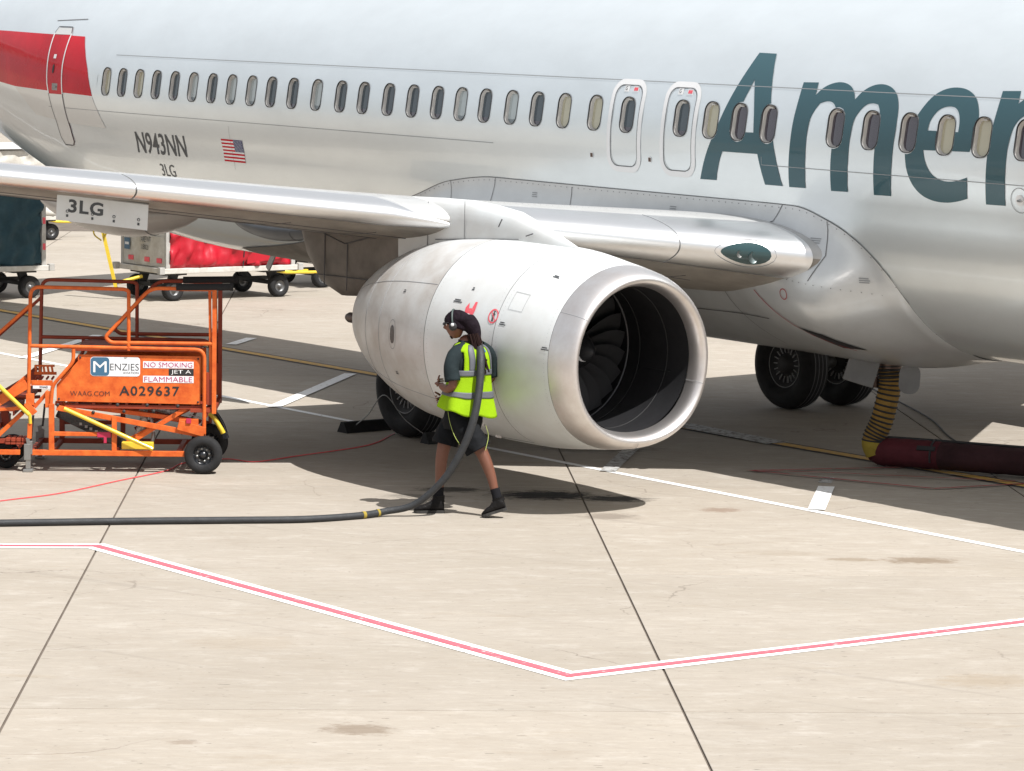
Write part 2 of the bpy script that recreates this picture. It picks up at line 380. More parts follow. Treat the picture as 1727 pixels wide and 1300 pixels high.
# ------------------------------------------------------------------ ground
G0 = Vector((10.764, -13.817, 0)); GD = Vector((.548, .837, 0)).normalized(); GG = Vector((-GD.y, GD.x, 0))
bm_ = MB(); bm_.add([(-1400, -1400, -.022), (1400, -1400, -.022), (1400, 1400, -.022), (-1400, 1400, -.022)], [(0, 1, 2, 3)], False)
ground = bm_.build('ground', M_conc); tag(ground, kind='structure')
sj = MB(); q = [G0 + GD * a + GG * b for a, b in ((-24, -12), (36, -12), (36, 58), (-24, 58))]
sj.add([(p.x, p.y, -.012) for p in q], [(0, 1, 2, 3)], False); sj.build('joint_sealant', M_seal, ground)
glines = [-10.7, -5.4, 0, 5.53] + [5.53 + 5.22 * k for k in range(1, 10)]
meshes = {}
for i in range(-5, 8):
    for j in range(len(glines) - 1):
        a0, a1 = i * 4.54, (i + 1) * 4.54; b0, b1 = glines[j], glines[j + 1]; L = round(b1 - b0, 2)
        ctr = G0 + GD * (a0 + a1) / 2 + GG * (b0 + b1) / 2
        d = ctr - Vector((29.354, -23.192, 0)); dep = d.dot(Vector((fw.x, fw.y, 0)).normalized()); lat = d.dot(rt0)
        if dep < 4 or abs(lat) > dep * .17 + 6: continue
        if L not in meshes:
            x, y = 4.54 / 2 - .0085, L / 2 - .008; b = .003
            V = [(-x, -y, -.02), (x, -y, -.02), (x, y, -.02), (-x, y, -.02), (-x, -y, -b), (x, -y, -b), (x, y, -b), (-x, y, -b), (-x + b, -y + b, 0), (x - b, -y + b, 0), (x - b, y - b, 0), (-x + b, y - b, 0)]
            F = [(8, 9, 10, 11)] + [(k, (k + 1) % 4, 4 + (k + 1) % 4, 4 + k) for k in range(4)] + [(4 + k, 4 + (k + 1) % 4, 8 + (k + 1) % 4, 8 + k) for k in range(4)]
            me = bpy.data.meshes.new('concrete_slab'); me.from_pydata(V, [], F); me.materials.append(M_conc); me.materials.append(M_seal); meshes[L] = me
            for p_ in me.polygons[1:5]: p_.material_index = 1
        o = bpy.data.objects.new('concrete_slab', meshes[L]); o.location = ctr; o.rotation_euler = (0, 0, math.atan2(GD.y, GD.x)); link(o, ground)

def stripe(name, pts, w, m_, z=.004, label=None):
    """painted line of width w along ground points, mitred at corners"""
    P = [Vector((x, y, 0)) for x, y in pts]; L = []; R = []
    for i, p in enumerate(P):
        d0 = (P[i] - P[i - 1]).normalized() if i else None; d1 = (P[i + 1] - P[i]).normalized() if i < len(P) - 1 else None
        if d0 is None: t = d1; k = 1
        elif d1 is None: t = d0; k = 1
        else: t = (d0 + d1).normalized(); k = 1 / max(.4, t.dot(d0))
        nn = Vector((-t.y, t.x, 0)) * w / 2 * k; L.append(p + nn); R.append(p - nn)
    V = []; F = []
    for i in range(len(P)): V += [(L[i].x, L[i].y, z), (R[i].x, R[i].y, z)]
    for i in range(len(P) - 1): F.append((2 * i, 2 * i + 1, 2 * i + 3, 2 * i + 2))
    o = MB().add(V, F, False).build(name, m_); tag(o, kind='structure'); return o
RW = [(-2.6, -22.8), (5.09, -10.12), (11.89, -9.97), (12.5, 3.5)]
stripe('white_boundary_line', RW, .245, M_wht); stripe('red_boundary_line', RW, .092, M_redp, .008)
stripe('white_clearance_line', [(-45, -3.24), (16, -3.08)], .10, M_wht)
stripe('yellow_lead_in_line', [(-60, .02), (16, .02)], .17, M_yel, .008); stripe('black_line_border', [(-60, .02), (16, .02)], .30, M_blk, .004)
for k, pts in enumerate([[(-3.18, -3.2), (-6.0, -.25)], [(-9.89, -3.2), (-12.45, -.65)], [(-10.27, .4), (-11.0, 1.2)], [(6.72, -3.05), (5.55, -1.88)], [(3.5, -3.15), (2.11, -1.73)]]):
    stripe('white_tick_line', pts, .17, M_wht if k != 4 else M_wht_worn, .0125)
stripe('worn_white_tick', [(5.3, -1.68), (4.99, -1.36)], .14, M_wht_worn)
stripe('scuffed_white_line', [(-.6, .22), (2.6, .0)], .34, M_wht_worn, .0125)
stripe('red_keep_clear_line', [(4.9, -.1), (4.25, -1.80), (6.25, -1.02), (6.5, .3)], .045, M_redd, .0165)
stripe('red_keep_clear_line', [(4.27, -1.77), (4.85, -1.15), (6.3, .1)], .035, M_redd, .0205)
stripe('worn_white_mark', [(5.2, -.6), (5.9, .2)], .03, M_wht_worn, .0245)
stripe('white_ring_mark', [(.9, 5.6), (1.5, 6.0), (1.6, 5.7)], .03, M_wht_worn)

# ------------------------------------------------------------------ airliner
JET = empty('airliner', (0, 0, 0), ry=.01232, label='silver-grey twin-engine passenger jet being refuelled on the apron', cat='airplane')
ZCU, RU, ZCL, RL = 3.5, 1.88, 3.18, 1.81
def hw(z):
    a = RU * RU - (z - ZCU) ** 2; b = RL * RL - (z - ZCL) ** 2
    m_ = a if z > ZCU else max(a, b)
    return math.sqrt(m_) if m_ > 0 else 0.
XS = [-20.2, -19.5, -17, -14.4, -12.5, -10.8, -9, -7.5, 12.5, 14.5, 16.5, 18, 19, 19.55]
ZB = [4.2, 3.8, 2.98, 2.26, 1.82, 1.50, 1.385, 1.37, 1.37, 1.40, 1.55, 1.80, 2.1, 2.55]
ZT = [4.7, 4.85, 5.15, 5.32, 5.38, 5.38, 5.38, 5.38, 5.38, 5.36, 5.15, 4.45, 3.7, 2.9]
WW = [.25, .5, 1.08, 1.50, 1.72, 1.84, 1.875, 1.88, 1.88, 1.85, 1.62, 1.22, .78, .18]
def fs(x): return sinterp(x, XS, ZB), sinterp(x, XS, ZT), sinterp(x, XS, WW)
def zn_of(x, z): b, t, w = fs(x); return 1.37 + (z - b) * 4.01 / (t - b)
def P_zn(x, zn, side=-1):
    b, t, w = fs(x); return Vector((x, side * hw(zn) * w / 1.88, b + (zn - 1.37) * (t - b) / 4.01))
def fnormal(p):
    def G(q):
        b, t, w = fs(q.x); zn = 1.37 + (q.z - b) * 4.01 / max(t - b, .05); yn = q.y * 1.88 / w
        return math.hypot(yn, zn - ZCU) - RU if zn >= 2.936 else math.hypot(yn, zn - ZCL) - RL
    e = .004; g = Vector((G(p + Vector((e, 0, 0))) - G(p - Vector((e, 0, 0))), G(p + Vector((0, e, 0))) - G(p - Vector((0, e, 0))), G(p + Vector((0, 0, e))) - G(p - Vector((0, 0, e)))))
    return g.normalized() if g.length > 0 else Vector((0, 0, 1))
def skin(x, z, off=.0025, side=-1):
    p = P_zn(x, zn_of(x, z), side); return p + fnormal(p) * off

WIN = [(-10.041, 'c'), (-9.562, 'd'), (-9.071, 'c'), (-8.58, 'd'), (-8.074, 'd'), (-7.567, 'l'), (-7.057, 'd'), (-6.547, 'l'), (-6.034, 'l'), (-5.536, 'd'), (-5.005, 'd'), (-4.427, 'l'),
       (-3.857, 'd'), (-3.336, 'd'), (-2.772, 'd'), (-2.24, 'd'), (-1.71, 'd'), (-1.211, 'l'), (-.712, 'd'), (-.181, 'l'), (.322, 'd'), (.845, 'c'), (1.431, 'c'), (2.022, 'd'), (2.973, 'd'), (3.477, 'c'),
       (3.944, 'p'), (4.426, 'p'), (5.471, 'p'), (6.002, 'p'), (6.557, 'p'), (7.086, 'c'), (7.588, 'c'), (8.16, 'p'), (8.67, 'd'), (9.18, 'c'), (9.69, 'd'), (10.2, 'l'), (10.71, 'd'), (11.22, 'd')]
WA, WB, WZ = .118, .198, 3.768
def rrect(a, b, r, n=7):
    out = []
    for cx_, cy_, t0 in ((a - r, b - r, 0), (-a + r, b - r, 90), (-a + r, -b + r, 180), (a - r, -b + r, 270)):
        for k in range(n): t = math.radians(t0 + 90 * k / (n - 1)); out.append((cx_ + r * math.cos(t), cy_ + r * math.sin(t)))
    return out
HOLE = rrect(WA, WB, .105)
Z0, Z1 = 3.52, 4.02
zns = []
for k in range(0, 37):   # angle sampling of the section
    zns.append(3.375 - 2.005 * math.cos(math.pi * k / 36))
zns = sorted([z for z in zns if not (Z0 - .04 < z < Z1 + .04)] + [Z0, 3.65, 3.77, 3.90, Z1, 2.936]); zns[0] = 1.37; zns[-1] = 5.38
xw0, xw1 = -10.32, 11.5
cellx = [xw0] + [(WIN[i][0] + WIN[i + 1][0]) / 2 for i in range(len(WIN) - 1)] + [xw1]
stx = sorted(set([round(v, 4) for v in frange(-20.2, -10.6, .3) + cellx + frange(11.9, 19.55, .3)]))
fv = []; ff = []; idx = {}
def fvert(x, zn, side):
    if zn <= 1.3701 or zn >= 5.3799: side = 0
    k = (round(x, 4), round(zn, 4), side)
    if k not in idx:
        p = P_zn(x, zn, side or -1)
        if side == 0: p.y = 0
        idx[k] = len(fv); fv.append(p)
    return idx[k]
for i in range(len(stx) - 1):
    xa, xb = stx[i], stx[i + 1]
    for j in range(len(zns) - 1):
        za, zb = zns[j], zns[j + 1]
        for side in (-1, 1):
            if side == -1 and xa >= xw0 - .001 and xb <= xw1 + .001 and za >= Z0 - .001 and zb <= Z1 + .001: continue
            q_ = [fvert(xa, za, side), fvert(xb, za, side), fvert(xb, zb, side), fvert(xa, zb, side)]
            q2 = [q_[n_] for n_ in range(4) if q_[n_] != q_[n_ - 1]]
            if len(q2) >= 3: ff.append(tuple(q2 if side == -1 else q2[::-1]))
for i, (wx_, kind) in enumerate(WIN):   # a cell with its window opening
    xa, xb = cellx[i], cellx[i + 1]; wzn = zn_of(wx_, WZ)
    hole = [(wx_ + a, wzn + b) for a, b in HOLE]; N = len(hole); per = []
    hx, hz0, hz1 = (xb - xa) / 2, wzn - Z0, Z1 - wzn; cx_ = (xa + xb) / 2
    for (a, b) in HOLE:   # push each hole point out to the cell border
        t = math.atan2(b / WB, a / WA); u, v = math.cos(t), math.sin(t); m_ = max(abs(u), abs(v)); u /= m_; v /= m_
        X = wx_ + u * ((xb - wx_) if u > 0 else (wx_ - xa)); Zz = wzn + v * (hz1 if v > 0 else hz0)
        per.append((X, Zz))
    base = len(fv)
    for frac in (0, .08, .4):
        for k in range(N):
            x_ = hole[k][0] * (1 - frac) + per[k][0] * frac; z_ = hole[k][1] * (1 - frac) + per[k][1] * frac; fv.append(P_zn(x_, z_))
    out_i = []
    for k in range(N):
        fv.append(P_zn(*per[k])); out_i.append(len(fv) - 1)
    for r_ in range(3):
        for k in range(N):
            a0 = base + r_ * N + k; a1 = base + r_ * N + (k + 1) % N; b0 = a0 + N; b1 = a1 + N
            ff.append((a0, b0, b1, a1))
    for (sx_, sz_) in ((1, 1), (-1, 1), (-1, -1), (1, -1)):   # fill corner triangles of the cell
        cz_ = Z1 if sz_ > 0 else Z0; cX = xb if sx_ > 0 else xa
        best = [k for k in range(N)]
        for k in range(N):
            p0, p1 = per[k], per[(k + 1) % N]
            on_side = abs(p0[0] - cX) < 1e-6 and abs(p1[1] - cz_) < 1e-6 or abs(p1[0] - cX) < 1e-6 and abs(p0[1] - cz_) < 1e-6
            if on_side and (Vector(p0) - Vector(p1)).length > 1e-5:
                fv.append(P_zn(cX, cz_)); ff.append((out_i[k], len(fv) - 1, out_i[(k + 1) % N]))
me = bpy.data.meshes.new('fuselage'); me.from_pydata([tuple(p) for p in fv], [], ff); me.materials.append(M_skin)
# orient faces outwards, then give analytic normals
bm = bmesh.new(); bm.from_mesh(me)
for f_ in bm.faces:
    f_.normal_update(); c_ = f_.calc_center_median()
    if f_.normal.dot(Vector((0, c_.y, c_.z - 3.4))) < 0: f_.normal_flip()
bm.to_mesh(me); bm.free()
for p in me.polygons: p.use_smooth = True
me.normals_split_custom_set_from_vertices([tuple(fnormal(v.co)) for v in me.vertices])
fus = link(bpy.data.objects.new('fuselage', me), JET)

# windows: gasket + reveal ring, pane set back in the opening
def tilt(x):   # local frame on the skin at a window
    p = P_zn(x, zn_of(x, WZ)); n_ = fnormal(p); xa = Vector((1, 0, 0)); xa = (xa - n_ * xa.dot(n_)).normalized(); za = n_.cross(xa) * -1
    if za.z < 0: za = -za
    return p, n_, Matrix((xa, -n_, za)).transposed().to_4x4()
rg = MB()
g0 = [(a * 1.0, .0, b) for a, b in rrect(WA + .006, WB + .006, .11)]
rings = [[(a, .006, b) for a, b in rrect(WA + .003, WB + .003, .107)], [(a, -.002, b) for a, b in rrect(WA + .006, WB + .006, .11)], [(a, -.002, b) for a, b in rrect(WA - .001, WB - .001, .103)], [(a, .010, b) for a, b in rrect(WA - .002, WB - .002, .102)]]
rg.loft([[(x_, y_ - .002 - .035 * 0, z_) for x_, y_, z_ in r_] for r_ in rings], cap=False, mi=0)
rg.loft([[(a, .010, b) for a, b in rrect(WA - .004, WB - .004, .10)], [(a, .050, b) for a, b in rrect(WA - .022, WB - .022, .088)]], cap=False, mi=1)
ring_o = rg.build('window', [M_gasket, M_reveal], None, fix=False); ring_me = ring_o.data; bpy.data.objects.remove(ring_o)
pane_me = {}
for k, m_ in (('c', M_glass_c), ('d', M_glass_d), ('l', M_glass_l), ('p', M_glass_p)):
    pb = MB(); L1 = rrect(WA - .021, WB - .021, .088); pb.v = [(a, .047 - .006 * (1 - (a / WA) ** 2), b) for a, b in L1] + [(0, .041, 0)]; n_ = len(L1)
    pb.f = [(i_, (i_ + 1) % n_, n_) for i_ in range(n_)]; pb.sm = [True] * n_; pb.mi = [0] * n_
    if k in 'dl':      # the shade stops short of the sill: dark gap below it
        Lg = [(a, .044 - .006 * (1 - (a / WA) ** 2), b) for a, b in L1 if b < -.115]; Lg.sort(key=lambda p: math.atan2(p[0], -(p[2] + .09))); pb.add(Lg, [tuple(range(len(Lg)))], False, 1)
    o = pb.build('pane', [m_, M_glass_p if k == 'd' else M_gap_l], None, fix=False); pane_me[k] = o.data; bpy.data.objects.remove(o)
latch = MB().box((0, .02, WB - .028), (.055, .03, .012)).build('latch', M_reveal); latch_me = latch.data; bpy.data.objects.remove(latch)
for wx_, kind in WIN:
    p, n_, R = tilt(wx_); o = bpy.data.objects.new('window', ring_me); link(o, JET); R.translation = p; o.matrix_local = R
    if kind != 'd': o['label'] = {'c': 'window with cream shade pulled down', 'l': 'window with pale shade pulled down', 'p': 'dark window with purplish reflection'}[kind]
    link(bpy.data.objects.new('pane', pane_me[kind]), o)
    link(bpy.data.objects.new('latch', latch_me), o)

# lettering, flag, panel seams lie 2-4 mm proud of the skin
zc_cuts = [(z, 1) for z in frange(2.0, 5.2, .07)]
LET = {'A': [[(3.935,4.499),(4.216,4.495),(4.307,4.278),(4.376,4.076),(4.462,3.835),(4.538,3.554),(4.666,3.128),(4.385,3.128),(4.286,3.444),(3.71,3.443),(3.64,3.304),(3.584,3.13),(3.311,3.127),(3.439,3.419),(3.596,3.697),(3.726,3.992),(3.83,4.223),(3.894,4.38)],[(4.043,4.219),(4.109,4.067),(4.174,3.865),(4.204,3.665),(3.803,3.66),(3.845,3.718),(3.923,3.886),(3.998,4.074)]],
'm': [[(4.828,4.213),(5.06,4.218),(5.072,4.09),(5.161,4.173),(5.286,4.221),(5.413,4.235),(5.544,4.211),(5.636,4.149),(5.683,4.065),(5.763,4.153),(5.879,4.214),(6.012,4.235),(6.152,4.214),(6.268,4.15),(6.342,4.046),(6.371,3.911),(6.367,3.679),(6.353,3.445),(6.322,3.124),(6.069,3.12),(6.087,3.431),(6.094,3.627),(6.118,3.843),(6.099,3.959),(6.047,4.025),(5.97,4.04),(5.874,4.025),(5.796,3.957),(5.726,3.846),(5.715,3.688),(5.707,3.491),(5.69,3.292),(5.679,3.127),(5.423,3.123),(5.431,3.318),(5.447,3.537),(5.465,3.717),(5.476,3.876),(5.425,3.983),(5.357,4.03),(5.266,4.035),(5.171,4.007),(5.098,3.911),(5.052,3.799),(5.052,3.578),(5.044,3.337),(5.029,3.128),(4.771,3.125),(4.782,3.323),(4.8,3.566),(4.81,3.789),(4.828,3.991),(4.831,4.132)]],
'e': [[(7.076,4.236),(6.924,4.21),(6.792,4.139),(6.679,4.001),(6.587,3.843),(6.54,3.648),(6.539,3.532),(6.572,3.379),(6.649,3.248),(6.764,3.158),(6.924,3.11),(7.115,3.103),(7.282,3.128),(7.415,3.163),(7.424,3.372),(7.329,3.341),(7.192,3.314),(7.056,3.319),(6.947,3.361),(6.865,3.433),(6.818,3.527),(6.798,3.607),(7.443,3.619),(7.512,3.807),(7.506,3.957),(7.462,4.068),(7.382,4.159),(7.246,4.221)],[(7.076,4.048),(7.161,4.038),(7.226,3.983),(7.257,3.89),(7.257,3.803),(6.825,3.801),(6.838,3.892),(6.904,3.99),(6.985,4.035)]],
'r': [[(7.727,4.218),(7.732,4.115),(7.719,3.928),(7.699,3.74),(7.686,3.533),(7.677,3.326),(7.666,3.124),(7.93,3.127),(7.94,3.341),(7.948,3.547),(7.959,3.752),(8.001,3.902),(8.079,3.989),(8.244,4.032),(8.29,4.206),(8.09,4.182),(7.985,4.106),(7.967,4.226)]]}
def cut_windows(vf):
    """2D lettering with the window openings cut away"""
    v, f = vf; bm = bmesh.new(); bv = [bm.verts.new((a, b, 0)) for a, b in v]
    for q in f:
        try: bm.faces.new([bv[i] for i in q])
        except ValueError: pass
    xs = [a for a, b in v]; lo, hi = min(xs), max(xs)
    for wx_, _ in WIN:
        if wx_ + .14 < lo or wx_ - .14 > hi: continue
        H = rrect(WA + .014, WB + .014, .118, 4)
        for k in range(len(H)):
            p0 = Vector((wx_ + H[k][0], WZ + H[k][1], 0)); p1 = Vector((wx_ + H[(k + 1) % len(H)][0], WZ + H[(k + 1) % len(H)][1], 0))
            if (p1 - p0).length < 1e-5: continue
            t = (p1 - p0).normalized(); nn = Vector((t.y, -t.x, 0))
            near = [f_ for f_ in bm.faces if any(abs(v_.co.x - wx_) < .5 for v_ in f_.verts) or True]
            bmesh.ops.bisect_plane(bm, geom=bm.verts[:] + bm.edges[:] + near, plane_co=p0, plane_no=nn, dist=1e-6)
        kill = []
        for f_ in bm.faces:
            c_ = f_.calc_center_median()
            if all((c_ - Vector((wx_ + H[k][0], WZ + H[k][1], 0))).dot(Vector((H[(k + 1) % len(H)][1] - H[k][1], -(H[(k + 1) % len(H)][0] - H[k][0]), 0))) < 1e-9 for k in range(len(H)) if math.hypot(H[(k + 1) % len(H)][0] - H[k][0], H[(k + 1) % len(H)][1] - H[k][1]) > 1e-5): kill.append(f_)
        bmesh.ops.delete(bm, geom=kill, context='FACES')
    bm.verts.index_update(); bm.verts.ensure_lookup_table()
    vv = [(p.co.x, p.co.y) for p in bm.verts]; fq = [tuple(p.index for p in f_.verts) for f_ in bm.faces]; bm.free(); return vv, fq
for ch, loops in LET.items():
    o = sheet('letter', cut_windows(flat_poly([chaikin(lp, 2) for lp in loops])), lambda x, z: skin(x, z, .0035), M_teal, JET, zc_cuts); o['label'] = 'big teal letter ' + ch
v, f = flat_text('N943NN', 1, .62, .012); v = [(a + b * 0, b) for a, b in v]
v = norm2(v, 0, 0, 1.40, .30); sheet('registration_lettering', (v, f), lambda x, z: skin(-9.24 + x + (.30 - z) * .0, 2.795 + z, .003), M_char, JET, [(z, 1) for z in frange(0, .3, .05)])
v, f = flat_text('3LG', 1, .62, .0); v = norm2(v, 0, 0, .40, .17); sheet('ship_number', (v, f), lambda x, z: skin(-8.69 + x, 2.50 + z, .003), M_char, JET, [(z, 1) for z in frange(0, .17, .05)])
# flag
FX, FZ, FWd, FH = -6.84, 2.80, .545, .30
def rect(x, z, w, h): return ([(x, z), (x + w, z), (x + w, z + h), (x, z + h)], [(0, 1, 2, 3)])
fl = sheet('flag', rect(FX, FZ, FWd, FH), lambda x, z: skin(x, z, .003), M_white, JET, [(z, 1) for z in frange(2.8, 3.1, .05)])
for k in range(7): sheet('flag_stripe', rect(FX, FZ + FH * (2 * k) / 13, FWd, FH / 13), lambda x, z: skin(x, z, .0045), M_red, fl, [(FZ + .15, 1)])
sheet('flag_canton', rect(FX + FWd * .58, FZ + FH * 6 / 13, FWd * .42, FH * 7 / 13), lambda x, z: skin(x, z, .0055), M_blue, fl, [(FZ + .2, 1), (FZ + .25, 1)])
st = MB()
for r_ in range(9):
    for c_ in range(6 if r_ % 2 == 0 else 5):
        x_ = FX + FWd * .58 + (c_ + (.5 if r_ % 2 == 0 else 1)) * FWd * .42 / 6.1; z_ = FZ + FH * 6 / 13 + (r_ + .7) * FH * 7 / 13 / 9.6
        pp = [skin(x_ + .006 * math.cos(t_), z_ + .006 * math.sin(t_), .0068) for t_ in [math.radians(90 + 144 * i_) for i_ in range(5)]]
        st.add([*pp], [(0, 3, 1, 4, 2)], False)
o = st.build('flag_stars', M_white, fl, fix=False); o['kind'] = 'stuff'

# tail colour bands
red = [(-30, 4.40), (-13.8, 4.42), (-11.07, 4.385), (-10.86, 4.15), (-10.68, 3.936), (-10.45, 3.545), (-13.3, 3.60), (-30, 3.7)]
red = [(-19.9, 4.62), (-17, 4.45), (-13.8, 4.42), (-11.07, 4.385), (-10.86, 4.15), (-10.68, 3.936), (-10.45, 3.545), (-13.3, 3.60), (-17, 3.86), (-19.9, 4.3)]
sheet('red_tail_band', flat_poly([red]), lambda x, z: skin(x, z, .003), M_red, JET, [(z, 1) for z in frange(3.5, 4.7, .07)] + [(x, 0) for x in frange(-19.9, -10.4, .3)])
gr = [(-10.45, 3.535), (-10.26, 3.3), (-10.10, 3.10), (-11.35, 3.13), (-12.6, 3.2), (-13.3, 3.585)]
sheet('pale_grey_band', flat_poly([gr]), lambda x, z: skin(x, z, .0028), M_palegrey, JET, [(z, 1) for z in frange(3.1, 3.6, .07)] + [(x, 0) for x in frange(-13.4, -10.1, .3)])

def skin_line(name, pts, w, m_, off=.004, parent=None, closed=False, f=skin, k=6):
    P = [(Vector(p)) for p in pts]
    if closed: P = P + [P[0]]
    D = [P[0]]
    for a, b in zip(P, P[1:]):
        n_ = max(1, int((b - a).length / .08)); n_ = min(n_, 200)
        D += [a + (b - a) * (i + 1) / n_ for i in range(n_)]
    mb = MB(); V = []; N = len(D)
    for i in range(N):
        t = (D[(i + 1) % (N - 1) if closed else min(i + 1, N - 1)] - D[(i - 1) % (N - 1) if closed else max(i - 1, 0)]).normalized(); n_ = Vector((-t.y, t.x)) * w / 2
        V += [f(D[i].x + n_.x, D[i].y + n_.y, off), f(D[i].x - n_.x, D[i].y - n_.y, off)]
    mb.add(V, [(2 * i, 2 * i + 1, 2 * i + 3, 2 * i + 2) for i in range(N - 1)], True)
    return mb.build(name, m_, parent or JET, fix=False)
skin_line('seam_line', [(-9.9, 4.146), (12, 4.149)], .008, M_midline)
skin_line('seam_line', [(-12, 3.345), (-.5, 3.34)], .007, M_midline); skin_line('seam_line', [(4.35, 3.334), (12, 3.332)], .007, M_midline)
skin_line('seam_line', [(4.35, 3.334), (4.35, 3.42)], .006, M_midline); skin_line('seam_line', [(-6.6, 3.28), (-6.6, 2.7)], .005, M_midline)
skin_line('seam_line', [(-12.24, 4.60), (-11.27, 4.635)], .010, M_dkline)
# overwing exits
for ex in (2.022, 2.973):
    e = empty('overwing_exit'); e.parent = JET
    out = [(ex - .03 + a, 3.645 + b) for a, b in rrect(.275, .485, .15, 8)]
    skin_line('exit_outline', out, .062, M_white, .0045, e, True)
    skin_line('exit_gap', [(ex - .03 + a, 3.645 + b) for a, b in rrect(.238, .448, .13, 8)], .008, M_dkline, .0065, e, True)
    for dx, m_, w_ in ((-.10, M_white, .085), (.055, M_sticker, .10)): sheet('exit_placard', rect(ex + dx - .03, 4.02, w_, .072), lambda x, z: skin(x, z, .004), m_, e, [(4.05, 1)])
    sheet('exit_placard_print', rect(ex + .04, 4.035, .07, .036), lambda x, z: skin(x, z, .006), M_redp, e)
    v, f = flat_text('G', 1); v = norm2(v, ex - .115, 4.035, .035, .045); sheet('exit_symbol', (v, f), lambda x, z: skin(x, z, .006), M_char, e)
for px_, pz_ in ((1.402, 3.292), (2.456, 3.292)):
    skin_line('static_port', [(px_ + a, pz_ + b) for a, b in rrect(.027, .027, .02, 4)], .012, M_white, .003, None, True)
    sheet('port_plate', rect(px_ - .022, pz_ - .022, .044, .044), lambda x, z: skin(x, z, .005), M_burn, JET)
tp = [(8.13 + .055 * math.cos(t), 3.19 + .055 * math.sin(t)) for t in [math.radians(k * 30) for k in range(12)]]
skin_line('probe_ring', [(8.13 + .12 * math.cos(math.radians(k * 20)), 3.19 + .12 * math.sin(math.radians(k * 20))) for k in range(18)], .006, M_midline, .004, None, True)
sheet('probe_plate', flat_poly([tp]), lambda x, z: skin(x, z, .004), M_white, JET)
pb = MB(); pp = skin(8.13, 3.19, .0); pb.tube([pp, pp + Vector((.03, -.06, 0)), pp + Vector((.10, -.08, 0))], .012, 8); pb.build('probe', M_steel, JET)
# rear service door
D_ = [(-12.05, 4.50), (-11.60, 4.50), (-11.53, 4.40), (-11.50, 3.96), (-11.43, 3.53), (-11.35, 3.19), (-11.26, 2.86), (-11.32, 2.80), (-11.62, 2.80), (-11.72, 2.90), (-11.87, 3.34), (-11.99, 3.68), (-12.055, 4.07), (-12.10, 4.42)]
door = empty('rear_door'); door.parent = JET
sheet('door_skin', flat_poly([D_]), lambda x, z: skin(x, z, .0045) if z < 4.4 else skin(x, z, .0045), M_red, door, [(z, 1) for z in frange(2.8, 4.5, .07)])
low = [p for p in D_ if p[1] < 3.54] ; low = [(-11.43, 3.535)] + [(-11.35, 3.19), (-11.26, 2.86), (-11.32, 2.80), (-11.62, 2.80), (-11.72, 2.90), (-11.87, 3.34), (-11.94, 3.535)]
sheet('door_lower_skin', flat_poly([low]), lambda x, z: skin(x, z, .007), M_palegrey, door, [(z, 1) for z in frange(2.8, 3.5, .07)])
up_ = [(-12.05, 4.50), (-11.60, 4.50), (-11.53, 4.40), (-12.10, 4.40)]
sheet('door_upper_skin', flat_poly([up_]), lambda x, z: skin(x, z, .007), M_palegrey, door)
skin_line('door_edge', [(-12.10, 4.42), (-12.055, 4.07), (-11.99, 3.68), (-11.94, 3.54)], .035, M_white, .009, door); skin_line('door_edge', [(-11.53, 4.42), (-11.50, 3.96), (-11.43, 3.54)], .035, M_white, .009, door)
skin_line('door_gap', [(-11.94, 3.54), (-11.87, 3.34), (-11.72, 2.90), (-11.62, 2.80), (-11.32, 2.80), (-11.26, 2.86), (-11.35, 3.19), (-11.43, 3.54)], .016, M_dkline, .010, door)
skin_line('door_gap', [(-12.10, 4.42), (-12.05, 4.51), (-11.60, 4.51), (-11.53, 4.42)], .016, M_char, .010, door)
sheet('door_placard', rect(-11.86, 4.05, .09, .06), lambda x, z: skin(x, z, .009), M_white, door)
sheet('door_window', flat_poly([[(-11.80 + .035 * math.cos(t), 3.90 + .07 * math.sin(t)) for t in [k * .5236 for k in range(12)]]]), lambda x, z: skin(x, z, .009), M_gasket, door)
hd = MB(); hd.box(skin(-11.70, 3.64, .004), (.17, .012, .10)); hd.box(skin(-11.70, 3.64, .014), (.10, .03, .025)); hd.build('door_handle', M_steel, door)
# cabin drain and antenna
mb = MB(); mb.beam((-8.4, 0, 1.42), (-8.6, 0, 1.15), .02, .10); mb.build('drain_mast', M_steel, JET)
mb = MB(); mb.beam((-14.4, 0, 2.45), (-14.55, 0, 2.28), .03, .08); mb.build('antenna', M_dark, JET)
mb = MB(); mb.beam((-6.4, 0, 1.4), (-6.5, 0, 1.2), .05, .12); mb.build('antenna', M_dark, JET)

